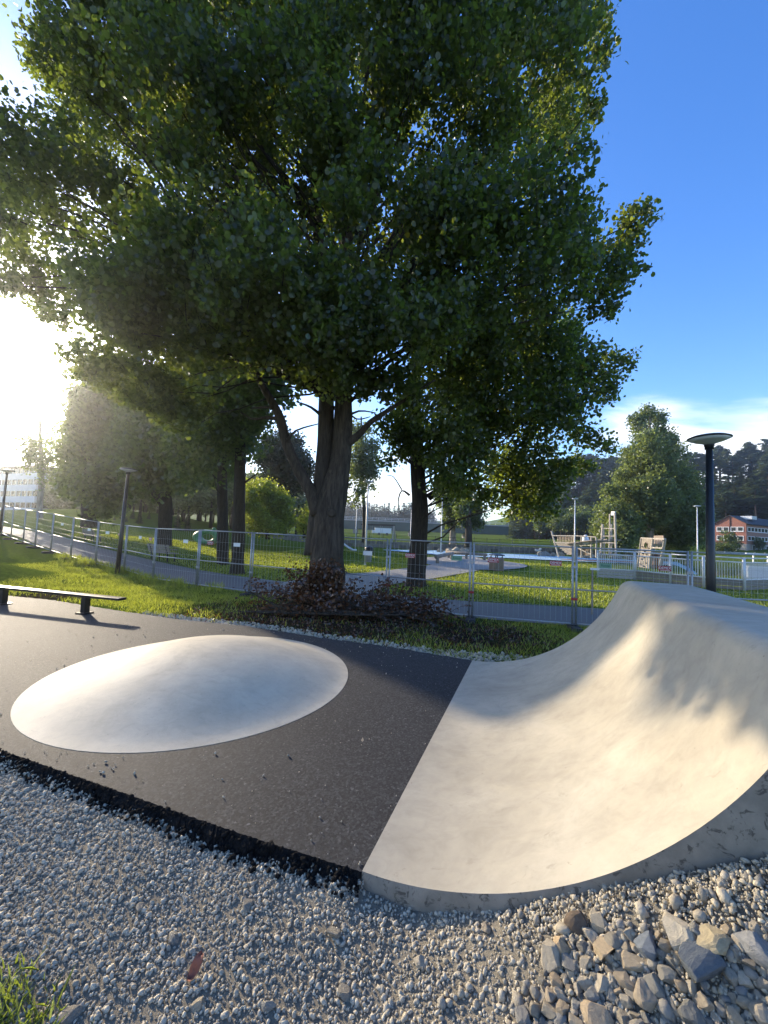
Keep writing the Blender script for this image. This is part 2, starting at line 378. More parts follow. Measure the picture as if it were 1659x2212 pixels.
M['concrete'] = m_concrete('smooth_concrete', (.335, .30, .23), (.475, .43, .335)); M['side'] = m_wallside()
M['concrete_mound'] = m_concrete('lightened_mound_concrete', (.44, .385, .285), (.60, .53, .40)); M['edge'] = simple('asphalt_broken_edge', (.012, .012, .012), .9, 0, .4, 60, .8, spec=.1)  # mound: ramp concrete lightened to make up for the low sun
M['gravel'] = m_stone('gravel_pebbles', [(.28, .255, .20), (.38, .34, .26), (.46, .41, .31), (.53, .475, .365), (.33, .30, .24), (.56, .50, .38), (.41, .355, .26)], 30, .3, False)
M['fines'] = m_stone('gravel_fines', [(.30, .265, .20), (.30, .265, .20)], 60, .8, True)
M['crumb'] = m_stone('sandy_crumbs', [(.29, .255, .185), (.42, .37, .27), (.50, .44, .325), (.34, .30, .225)], 40, .4, False)
M['rock'] = m_stone('rubble_rock', [(.24, .22, .18), (.37, .315, .225), (.17, .17, .155), (.46, .40, .30), (.29, .255, .195), (.40, .305, .195), (.31, .295, .25), (.25, .235, .20), (.42, .355, .255)], 7, .6, True)
M['rubble_bits'] = m_stone('rubble_bits', [(.24, .225, .19), (.42, .36, .26), (.18, .18, .17), (.50, .44, .33), (.33, .30, .25)], 14, .5, False)
M['bark'] = bark('poplar_bark', (.080, .065, .050), 1.0, .28); M['bark_dark'] = bark('dark_bark', (.06, .05, .04)); M['bark_pale'] = bark('pale_bark', (.42, .37, .31), .6, .3)
M['pine_bark'] = bark('pine_bark', (.2, .12, .075), .6)
M['leaf'] = leafmat('poplar_leaf', (.016, .029, .012), (.040, .060, .022), (.27, .34, .035), .47, .035)
M['leaf_tree'] = leafmat('tree_leaf', (.022, .040, .013), (.058, .085, .028), (.24, .32, .04), .42, .05)
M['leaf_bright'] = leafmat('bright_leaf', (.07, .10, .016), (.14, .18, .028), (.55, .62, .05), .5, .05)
M['leaf_birch'] = leafmat('birch_leaf', (.05, .07, .024), (.11, .14, .055), (.28, .34, .07), .4, .03)
M['needle'] = leafmat('needles', (.032, .052, .018), (.080, .108, .036), (.20, .24, .06), .2, .04, .5)
M['needle_far'] = leafmat('needles_far', (.020, .036, .022), (.042, .064, .032), (.08, .11, .04), .2, .03, .6)
M['needle_dark'] = leafmat('thuja_leaf', (.012, .024, .012), (.028, .046, .018), (.05, .08, .02), .2, .03)
M['dead'] = leafmat('dead_leaf', (.034, .017, .007), (.10, .045, .017), (.16, .055, .012), .3, .05)
M['grass'] = leafmat('grass_blade', (.07, .098, .014), (.145, .175, .028), (.50, .55, .05), .55, .05, .4)
M['steel'] = simple('galvanised_steel', (.36, .37, .38), .5, .6, .18, 30)
M['steel_pale'] = simple('pale_galvanised_steel', (.66, .67, .67), .5, .25, .15, 20)
M['wire'] = simple('fence_wire', (.45, .46, .46), .45, .4, .1, 20)
M['black'] = simple('black_paint', (.014, .015, .017), .38, .0, .25, 14, .05)
M['blacksteel'] = simple('black_coated_steel', (.018, .018, .019), .32, .2, .35, 9, .06)
M['rubber'] = simple('black_block', (.03, .03, .03), .85, 0, .3, 16, .2)
M['glass'] = simple('frosted_glass', (.55, .58, .6), .25, 0, .05, 10)
M['wood'] = m_wood('weathered_wood', (.28, .235, .18)); M['wood_pale'] = m_wood('pale_weathered_wood', (.40, .36, .30), (14, 14, 1)); M['wood_log'] = m_wood('grey_log', (.26, .225, .185))
M['plank'] = m_wood('brown_plank', (.25, .19, .135), (14, 14, 1)); M['planklight'] = m_wood('bleached_plank', (.46, .43, .39))
M['barrel'] = m_wood('barrel_wood', (.36, .19, .09), (14, 14, 1))
M['red'] = simple('red_sign', (.33, .022, .025), .45, 0, .08, 8); M['green'] = simple('green_sign', (.16, .30, .20), .45, 0, .08, 8); M['white'] = simple('white_paint', (.78, .78, .76), .5, 0, .05, 6)
M['darkgreen'] = simple('dark_green_letters', (.02, .11, .06), .5); M['yellowsign'] = simple('yellow_sign', (.45, .44, .16), .5)
M['brick'] = m_brick(); M['roof'] = simple('slate_roof', (.035, .037, .042), .7, 0, .2, 3, .3); M['plinth'] = simple('grey_plinth', (.36, .34, .31), .85, 0, .1, 3)
M['window'] = simple('window_glass', (.03, .035, .04), .08, 0, .1, 3); M['facade'] = simple('pale_facade', (.62, .64, .66), .7, 0, .06, 2)
M['blueplay'] = simple('blue_rubber', (.27, .43, .52), .85, 0, .12, 5); M['redplay'] = simple('terracotta_rubber', (.34, .17, .11), .85, 0, .12, 5)
M['plaza'] = simple('pale_grit', (.24, .225, .20), .95, 0, .2, 18, .4); M['bridge'] = simple('bridge_green', (.02, .05, .042), .6, 0, .2, .6); M['deck'] = simple('bridge_deck', (.30, .30, .30), .8, 0, .1, 1)
M['blockstone'] = m_stone('retaining_stone', [(.12, .115, .11), (.24, .225, .20), (.18, .175, .17)], 4, .6, True)
M['frog'] = simple('green_plastic', (.10, .30, .13), .4, 0, .2, 4); M['orange'] = simple('orange_red_plastic', (.5, .10, .04), .5)
M['rust'] = simple('rusty_leaf', (.27, .085, .045), .7, 0, .3, 40)
M['lakebed'] = simple('bank_gravel', (.20, .17, .125), .95, 0, .3, 2, .5)
M['water'] = m_water(); M['lime'] = leafmat('weed_leaf', (.06, .09, .016), (.12, .16, .03), (.34, .42, .05), .45, .05)

# ------------------------------------------------------------------ setting: ground, lake, pad, path
def sheet(name, xs, ys, fz, mat, kind='structure', smooth=True, mask=None):
    X, Y = np.meshgrid(xs, ys); nx, ny = len(xs), len(ys)
    V = [(float(x), float(y), fz(float(x), float(y))) for y in ys for x in xs]
    F = [(j * nx + i, j * nx + i + 1, (j + 1) * nx + i + 1, (j + 1) * nx + i) for j in range(ny - 1) for i in range(nx - 1)]
    if mask: F = [f for f in F if any(mask(*V[i][:2]) for i in f)]
    me = bpy.data.meshes.new(name); me.from_pydata(V, [], F); me.materials.append(mat)
    me.polygons.foreach_set('use_smooth', [smooth] * len(F)); me.update()
    o = link(name, me); o['kind'] = kind; return o
def axis(core0, core1, step, lo, hi, grow=1.13):
    a = list(np.arange(core0, core1 + 1e-6, step)); s = step; x = core1
    while x < hi: s *= grow; x += s; a.append(x)
    s = step; x = core0; pre = []
    while x > lo: s *= grow; x -= s; pre.append(x)
    return np.array(pre[::-1] + a)
sheet('ground', axis(-16, 14, .4, -600, 600), axis(5.5, 36, .4, -250, 900), G, M['ground'])
LAKEZ = -1.35
def flat(name, pts, z, mat, kind='structure'):
    me = bpy.data.meshes.new(name); me.from_pydata([(x, y, z) for x, y in pts], [], [tuple(range(len(pts)))]); me.materials.append(mat); o = link(name, me); o['kind'] = kind; return o
flat('lake', [(4, 58), (18, 58), (22, 25), (130, 25), (160, 118), (4, 118)], LAKEZ, M['water'])

PA, PB = Vector((1.283, 5.352, 0)), Vector((-.037, 1.993, 0))
U = (PA - PB).normalized(); W = Vector((U.y, -U.x, 0)); PL = (PA - PB).length
PAD_NEAR = [(-.037, 1.993), (-.49, 2.13), (-1.07, 2.32), (-1.79, 2.57), (-2.67, 2.87), (-4.2, 3.42), (-7.0, 4.4), (-11, 5.8)]
PAD_FAR = [(-11, 9.25), (-8.43, 8.64), (-6.88, 8.27), (-5.12, 7.57), (-3.47, 6.98), (-2.31, 6.75), (-.87, 6.19), (.22, 5.83), (1.283, 5.352)]
DOME_C, DOME_R = (-1.95, 4.5), 1.61
def densify(p, step, jit):
    out = []
    for (a, b) in zip(p[:-1], p[1:]):
        n = max(1, int(math.hypot(b[0] - a[0], b[1] - a[1]) / step))
        for i in range(n):
            t = i / n; out.append((a[0] + (b[0] - a[0]) * t + random.uniform(-jit, jit), a[1] + (b[1] - a[1]) * t + random.uniform(-jit, jit)))
    out.append(p[-1]); out[0] = p[0]; return out
near = densify(PAD_NEAR, .011, .004); far = densify(PAD_FAR, .06, .02)
poly = near + far
mb = MB(); n = len(poly)
mb.add([(x, y, 0) for x, y in poly], [tuple(reversed(range(n)))])
o = mb.build('asphalt_pad', M['asphalt'], kind='structure')
# crumbling black edge of the asphalt layer
V = []; F = []; rows = 11
for i, (x, y) in enumerate(near):
    for j in range(rows):
        t = j / (rows - 1); k = mnoise.noise(Vector((x * 14, y * 14, t * 2.1))) * .5 + mnoise.noise(Vector((x * 34, y * 34, t * 5.1 + 7))) * .55 + mnoise.noise(Vector((x * 80, y * 80, t * 12))) * .3
        V.append((x + .03 * k * min(1, 6 * t), y - (.010 + .085 * t ** .9) * min(1, 5 * t) - .038 * k * min(1, 5 * t), -.15 * t + .022 * k * min(1, 3 * t)))
for i in range(len(near) - 1):
    for j in range(rows - 1): q = i * rows + j; F.append((q, q + rows, q + rows + 1, q + 1))
me = bpy.data.meshes.new('asphalt_edge'); me.from_pydata(V, [], F); me.materials.append(M['edge']); me.update(); o2 = link('asphalt_edge', me); o2['kind'] = 'structure'
import bmesh
bm = bmesh.new(); bm.from_mesh(o.data); bmesh.ops.recalc_face_normals(bm, faces=bm.faces); bm.to_mesh(o.data); bm.free()

def pad_near_y(x):
    L_ = PAD_NEAR[::-1]
    for a, b in zip(L_[:-1], L_[1:]):
        if a[0] <= x <= b[0]: t = (x - a[0]) / (b[0] - a[0]); return a[1] + (b[1] - a[1]) * t
    return 1.99
def gravel_h(x, y):
    """surface of the gravel beside the pad; it banks up along the ramp wall towards the right"""
    s = (Vector((x, y, 0)) - PB).dot(W); v = (Vector((x, y, 0)) - PB).dot(U)
    z = -.082
    if s > .0 and v < .3: z = -.082 + min(.62, .36 * max(0, s - .28) + .16 * max(0, s - .6)) * (1 - .55 * sm(0, -.5, v))
    if s < .02:
        e = max(0.0, pad_near_y(min(x, -.04)) - y)
        z += .055 * max(0, .75 + .9 * mnoise.noise(Vector((x * 4, y * 2, 6)))) * math.exp(-e / .13)
    z += .012 * mnoise.noise(Vector((x * 3, y * 3, 0))) + .02 * mnoise.noise(Vector((x * 1.1, y * 1.1, 4)))
    if x < -1 and y < 1.8: z += 0.0
    return z
def gmask(x, y): return True
sheet('gravel_bed', np.arange(-9, 6.01, .1), np.arange(-2.0, 4.61, .1), lambda x, y: gravel_h(x, y) - .0005, M['fines'])
# gravel shoulder on the far side of the pad
def strip(name, pts, w0, w1, zf, mat, nx=4, kind='structure'):
    """ribbon along a polyline: offsets w0..w1 to its left"""
    P = []
    for i, p in enumerate(pts):
        a = Vector(pts[max(0, i - 1)]); b = Vector(pts[min(len(pts) - 1, i + 1)]); d = (b - a).normalized(); nrm = Vector((-d.y, d.x))
        P.append([Vector(p) + nrm * (w0 + (w1 - w0) * j / nx) for j in range(nx + 1)])
    V = [(q.x, q.y, zf(q.x, q.y)) for r in P for q in r]
    F = [(i * (nx + 1) + j, (i + 1) * (nx + 1) + j, (i + 1) * (nx + 1) + j + 1, i * (nx + 1) + j + 1) for i in range(len(P) - 1) for j in range(nx)]
    me = bpy.data.meshes.new(name); me.from_pydata(V, [], F); me.materials.append(mat); me.polygons.foreach_set('use_smooth', [True] * len(F)); me.update()
    o = link(name, me); o['kind'] = kind; return o
def smoothline(pts, step):
    """Catmull-Rom resampling"""
    P = [Vector((*p, 0)) if len(p) == 2 else Vector(p) for p in pts]; out = []
    for i in range(len(P) - 1):
        p0, p1, p2, p3 = P[max(0, i - 1)], P[i], P[i + 1], P[min(len(P) - 1, i + 2)]
        n = max(1, int((p2 - p1).length / step))
        for k in range(n):
            t = k / n; out.append(.5 * ((2 * p1) + (p2 - p0) * t + (2 * p0 - 5 * p1 + 4 * p2 - p3) * t * t + (3 * p1 - p0 - 3 * p2 + p3) * t ** 3))
    out.append(P[-1]); return out
SHOULDER = smoothline([(-6.5, 8.1), (-4.6, 7.42), (-2.31, 6.75), (-.87, 6.19), (.22, 5.83), (1.283, 5.352), (2.4, 5.35), (3.6, 5.1), (5.2, 4.7)], .3)
def shoulder_h(x, y): return -.04 - .04 * max(0, y - 6.3 + .4 * x)
# bank between the pad and the fence (its own sheet so that the lawn meets the pad edge)
FENCE = [(8.5, 7.7), (6.35, 7.98), (4.13, 8.3), (2.03, 8.75), (.15, 9.4), (-1.75, 10.1), (-3.65, 10.85), (-5.5, 11.6), (-7.5, 12.75), (-9.55, 14.4), (-11.3, 15.3), (-13.1, 16.3), (-14.9, 17.4), (-16.7, 18.6), (-18.5, 19.9), (-20.4, 21.2), (-22.3, 22.6)]
fl = smoothline(FENCE[::-1], .4); pf = smoothline([(-11, 9.25), (-8.43, 8.64), (-6.88, 8.27), (-5.12, 7.57), (-3.47, 6.98), (-2.31, 6.75), (-.87, 6.19), (.22, 5.83), (1.283, 5.352), (2.0, 5.3), (3.3, 4.9), (5.0, 4.3), (9, 3.0)], .4)
def fence_y(x):
    for a, b in zip(FENCE[:-1], FENCE[1:]):
        if b[0] <= x <= a[0]: t = (x - b[0]) / (a[0] - b[0]); return b[1] + (a[1] - b[1]) * t
    return 7.6 if x > 8 else 23
def pad_y(x):
    L_ = [(-14, 10), (-11, 9.25), (-8.43, 8.64), (-6.88, 8.27), (-5.12, 7.57), (-3.47, 6.98), (-2.31, 6.75), (-.87, 6.19), (.22, 5.83), (1.283, 5.352), (2.0, 5.3), (3.3, 4.9), (5.0, 4.3), (10, 2.8)]
    for a, b in zip(L_[:-1], L_[1:]):
        if a[0] <= x <= b[0]: t = (x - a[0]) / (b[0] - a[0]); return a[1] + (b[1] - a[1]) * t
    return 10
def bank_h(x, y):
    a, b = pad_y(x), fence_y(x) + .5
    t = min(1, max(0, (y - a) / (b - a)))
    z0 = -.035; z1 = G(x, b) + .02
    e = .06 * mnoise.noise(Vector((x * .9, y * .9, 2))) * min(1, t * 5) * min(1, (1 - t) * 6)
    z = z0 + (z1 - z0) * sm(0, 1, t) + e
    z += .85 * math.exp(-(((x + 12.6) / 2.6) ** 2 + ((y - 10.4) / 1.7) ** 2)) * min(1, t * 2) * 0.9 * (1 - t)
    return z
def bank():
    xs = np.arange(-13.6, 9.0, .2); nt_ = 22; V = []; F = []
    for x in xs:
        a, b = pad_y(x) - .05, fence_y(x) + .5
        for j in range(nt_ + 1):
            y = a + (b - a) * j / nt_; V.append((x, y, bank_h(x, y) - (.10 if j == 0 else 0)))
    for i in range(len(xs) - 1):
        for j in range(nt_): k = i * (nt_ + 1) + j; F.append((k, k + nt_ + 1, k + nt_ + 2, k + 1))
    me = bpy.data.meshes.new('grass_bank'); me.from_pydata(V, [], F); me.materials.append(M['ground']); me.polygons.foreach_set('use_smooth', [True] * len(F)); me.update()
    o = link('grass_bank', me); o['kind'] = 'structure'
bank()
PATHN = smoothline([(14, 6.9), (9, 8.05), (6.35, 8.3), (4.13, 8.65), (2.03, 9.1), (.15, 9.75), (-1.75, 10.45), (-3.65, 11.2), (-5.5, 12.0), (-7.5, 13.2), (-9.4, 14.8), (-11.2, 15.8), (-13.1, 16.9), (-14.9, 18.0), (-18.5, 20.6), (-22.3, 23.3), (-30, 27), (-42, 31)], .5)
def Gp(x, y): return G(x, y) + .03
strip('path', [(p.x, p.y) for p in PATHN][::-1], 0, 2.55, Gp, M['path'], 6)
strip('side_path', [(p.x, p.y) for p in smoothline([(-2.2, 12.3), (-1.2, 15.5), (1.5, 19.2), (4.3, 24), (6.8, 31), (8, 40)], .6)], -1.7, 1.5, lambda x, y: G(x, y) + .045, M['plaza'], 6)
def patch(name, c, rx, ry, rz, mat, zo, n=40):
    V = [(c[0], c[1], G(*c) + zo)]; F = []; rings = 8
    for k in range(1, rings + 1):
        for j in range(n):
            a = 2 * PI * j / n; q = k / rings * (1 + .06 * math.sin(3 * a + 1)); x, y = rx * q * math.cos(a), ry * q * math.sin(a)
            X = c[0] + x * math.cos(rz) - y * math.sin(rz); Yy = c[1] + x * math.sin(rz) + y * math.cos(rz); V.append((X, Yy, G(X, Yy) + zo))
    for j in range(n): F.append((0, 1 + j, 1 + (j + 1) % n))
    for k in range(rings - 1):
        for j in range(n): a = 1 + k * n + j; b = 1 + k * n + (j + 1) % n; F.append((a, a + n, b + n, b))
    me = bpy.data.meshes.new(name); me.from_pydata(V, [], F); me.materials.append(mat); me.update(); o = link(name, me); o['kind'] = 'structure'; return o
patch('grit_plaza', (6.6, 30), 4.2, 6.4, -.15, M['plaza'], .06)
patch('rubber_surface', (19, 45), 20, 6.5, -.12, M['blueplay'], .085, 60)
patch('rubber_patch', (24.5, 41), 5.5, 1.6, -.25, M['redplay'], .10)
# ------------------------------------------------------------------ skate features
def ramp_obj():
    R, SL, ZL, SD = 1.89, 1.765, 1.22, 2.43
    th0 = math.asin(SL / R) * .93
    prof = []
    for i in range(37):
        th = th0 * i / 36; prof.append((R * math.sin(th), R * (1 - math.cos(th))))
    # rounded lip: a small arc from the tangent of the transition to the flat deck
    s0, z0 = prof[-1]; a0 = th0; r = (ZL - z0) / (1 - math.cos(a0)) if False else .13
    dz = ZL - z0; need = r * (1 - math.cos(a0))
    if dz > need:
        k = (dz - need); prof.append((s0 + k / math.tan(a0), z0 + k)); s0, z0 = prof[-1]
    for i in range(1, 11):
        a = a0 * (1 - i / 10); prof.append((s0 + r * (math.sin(a0) - math.sin(a)), z0 + r * (math.cos(a) - math.cos(a0))))
    for i in range(1, 5): prof.append((prof[-1][0] + (SD - prof[-1][0]) * i / 4 if i < 4 else SD, ZL))
    prof.append((SD + .02, ZL - .02)); 
    nv = 44; V = []; F = []; m = []
    for k in range(nv + 1):
        v = PL * k / nv
        for s, z in prof:
            bow = .055 * (s / 1.6) ** 1.5 if s < 1.6 else .055 + .07 * (s - 1.6)      # the near edge bows slightly in
            vv = bow + (v / PL) * (PL - bow)
            q = PB + W * s + U * vv
            V.append((q.x, q.y, z + .004 * mnoise.noise(Vector((s * 1.4, vv * 1.4, 3))) * min(1, s * 2) + .003))
    npf = len(prof)
    for k in range(nv):
        for i in range(npf - 1):
            a = k * npf + i; F.append((a, a + 1, a + npf + 1, a + npf)); m.append(0)
    root = empty('skate_ramp', tuple(PB), 0, 'pale concrete quarter pipe skate ramp with rounded lip and flat deck', 'skate ramp')
    def sub(name, V, F, mat, smooth=True):
        me = bpy.data.meshes.new(name); me.from_pydata([(x - PB.x, y - PB.y, z - PB.z) for x, y, z in V], [], F); me.materials.append(mat); me.polygons.foreach_set('use_smooth', [smooth] * len(F)); me.update(); return link(name, me, root)
    sub('riding_surface', V, F, M['concrete'])
    # the cast edge walls: near, far and back, with chipped and pitted skin
    for name, row in (('near_wall', 0), ('far_wall', nv)):
        sgn = -1 if row == 0 else 1
        top = [Vector(V[row * npf + i]) for i in range(npf)]
        rows = 10; VV = []; FF = []
        dense = []
        for a, b in zip(top[:-1], top[1:]):
            nn = max(1, int((b - a).length / .04))
            dense += [a + (b - a) * (j / nn) for j in range(nn)]
        dense.append(top[-1])
        for i, p in enumerate(dense):
            zb = -.35
            for j in range(rows + 1):
                t = j / rows; q = p.copy(); q.z = p.z + (zb - p.z) * t
                off = .008 + .006 * t
                if j > 0: off += .010 * mnoise.noise(Vector((q.x * 7, q.y * 7, q.z * 7))) + .006 * mnoise.noise(q * 25)
                if j == 0: off = .0
                q += U * sgn * off; VV.append(tuple(q))
        for i in range(len(dense) - 1):
            for j in range(rows):
                a = i * (rows + 1) + j; f = (a, a + 1, a + rows + 2, a + rows + 1); FF.append(f if sgn < 0 else f[::-1])
        sub(name, VV, FF, M['side'])
    VV = []; FF = []
    for k in range(nv + 1):
        p = Vector(V[k * npf + npf - 1]); VV += [tuple(p), (p.x + W.x * .03, p.y + W.y * .03, -.35)]
    for k in range(nv): FF.append((2 * k, 2 * k + 1, 2 * k + 3, 2 * k + 2))
    sub('back_wall', VV, FF, M['side'])
    return root
ramp_obj()
def dome_obj():
    nr, na = 26, 96; V = [(0, 0, .336)]; F = []
    for k in range(1, nr + 1):
        q = k / nr; z = .335 * (1 - q * q) ** 1.45 + .001
        for j in range(na):
            a = 2 * PI * j / na; V.append((DOME_R * q * math.cos(a), DOME_R * q * math.sin(a), z + .004 * mnoise.noise(Vector((q * math.cos(a) * 3, q * math.sin(a) * 3, 0))) * (1 - q)))
    for j in range(na): F.append((0, 1 + j, 1 + (j + 1) % na))
    for k in range(nr - 1):
        for j in range(na): a = 1 + k * na + j; b = 1 + k * na + (j + 1) % na; F.append((a, a + na, b + na, b))
    b0 = 1 + (nr - 1) * na; n0 = len(V)
    for j in range(na): a = 2 * PI * j / na; V.append((1.611 * math.cos(a), 1.611 * math.sin(a), -.06))
    V += [(DOME_R * math.cos(2 * PI * j / na), DOME_R * math.sin(2 * PI * j / na), V[b0 + j][2]) for j in range(na)]
    for j in range(na): F.append((n0 + na + j, n0 + j, n0 + (j + 1) % na, n0 + na + (j + 1) % na))
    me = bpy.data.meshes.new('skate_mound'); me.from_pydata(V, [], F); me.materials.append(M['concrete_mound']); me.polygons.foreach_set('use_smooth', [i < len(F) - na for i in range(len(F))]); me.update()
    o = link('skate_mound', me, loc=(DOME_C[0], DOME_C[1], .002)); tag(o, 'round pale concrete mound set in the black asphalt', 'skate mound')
dome_obj()
def rail():
    root = empty('grind_rail', (-5.43, 7.2, 0), 0, 'low black steel grind rail on two posts at the asphalt edge', 'grind rail')
    e = at(265, 1297, 7.0) ; d = (Vector((-9.4, 8.25, .36)) - Vector((-4.55, 6.98, .335)))
    a = Vector((-4.62, 7.0, .325)); dr = Vector((-5.43 - a.x, 7.2 - a.y, .0)).normalized(); b = a + dr * 5.2
    mb = MB().bar(a - root.location, b - root.location, .16, .045); o = mb.build('beam', M['blacksteel'], root)
    bev = o.modifiers.new('bevel', 'BEVEL'); bev.width = .008; bev.segments = 2
    for t in (.84, 2.9, 4.7):
        p = a + dr * t - root.location
        m2 = MB().box((p.x, p.y, .15), (.10, .10, .30), math.atan2(dr.y, dr.x)); m2.build('post', M['blacksteel'], root)
        m3 = MB().box((p.x, p.y, .012 + .002), (.2, .2, .018), math.atan2(dr.y, dr.x)); m3.build('base_plate', M['blacksteel'], root)
rail()
# ------------------------------------------------------------------ temporary fence
PW_H = 1.74
SIGN_TXT = {}
def text_mesh(txt, size, mat, name='lettering'):
    cu = bpy.data.curves.new(name, 'FONT'); cu.body = txt; cu.size = size; cu.align_x = 'CENTER'; cu.align_y = 'CENTER'; cu.extrude = .002
    tmp = bpy.data.objects.new('tmp', cu); COL.objects.link(tmp); dg = bpy.context.evaluated_depsgraph_get(); dg.update()
    me = bpy.data.meshes.new_from_object(tmp.evaluated_get(dg)); bpy.data.objects.remove(tmp); bpy.data.curves.remove(cu)
    me.name = name; me.materials.clear(); me.materials.append(mat); return me
TM_DEMEX = text_mesh('DEMEX', .072, M['white']); TM_RENT = text_mesh('Rental', .07, M['darkgreen'])
def panel_meshes(w):
    h = PW_H; r = .022
    fr = {}
    fr['post'] = MB().tube([(0, 0, .03), (0, 0, h)], r, 8).mesh('post', M['steel'], True)
    fr['rail'] = MB().tube([(.02, 0, 0), (w - .02, 0, 0)], .016, 7).mesh('rail', M['steel'], True)
    mb = MB()
    nx = int(w / .105)
    for i in range(1, nx):
        x = w * i / nx; mb.tube([(x, 0, .15), (x, 0, h - .06)], .0022, 3, caps=False)
    for z in (.45, .95, 1.15, 1.4):
        mb.tube([(.02, .004, z), (w - .02, .004, z)], .0022, 3, caps=False)
    fr['mesh'] = mb.mesh('wire_mesh', M['wire'])
    fr['knee'] = None
    return fr
FL_LABELS = ['galvanised temporary fence panel at the right picture edge, right of the black lamp post',
 'galvanised temporary fence panel behind the black lamp post and the ramp top',
 'galvanised temporary fence panel ending just left of the concrete ramp',
 'galvanised temporary fence panel with the dark tree trunk seen through it',
 'galvanised temporary fence panel right beside the forked trunk, above the brush pile',
 'galvanised temporary fence panel standing behind the forked trunk',
 'galvanised temporary fence panel just left of the forked trunk and brush pile',
 'galvanised temporary fence panel with the green crawl tunnel seen through it',
 'galvanised temporary fence panel right of the tall black lamp post on the bank',
 'galvanised temporary fence panel directly left of the tall black lamp post on the bank',
 'galvanised temporary fence panel, second to the left of the tall black lamp post',
 'galvanised temporary fence panel, third to the left of the tall black lamp post',
 'galvanised temporary fence panel, fourth to the left of the tall black lamp post',
 'galvanised temporary fence panel, fifth to the left of the tall black lamp post',
 'galvanised temporary fence panel beside the soil bank, next to the leftmost lamp post',
 'galvanised temporary fence panel at the left picture edge']
FOOT_W = ['at the right edge of the picture', 'hidden low behind the ramp by the black lamp', 'beside the foot of the ramp', 'on the bare soil right of the brush pile', 'at the right end of the brush pile', 'behind the forked trunk', 'just left of the forked trunk', 'second to the left of the forked trunk', 'right of the tall black lamp post', 'at the foot of the tall black lamp post', 'first to the left of the tall black lamp post', 'second to the left of the tall black lamp post', 'third to the left of the tall black lamp post', 'fourth to the left of the tall black lamp post', 'below the soil bank', 'near the leftmost lamp post', 'at the left edge of the picture']
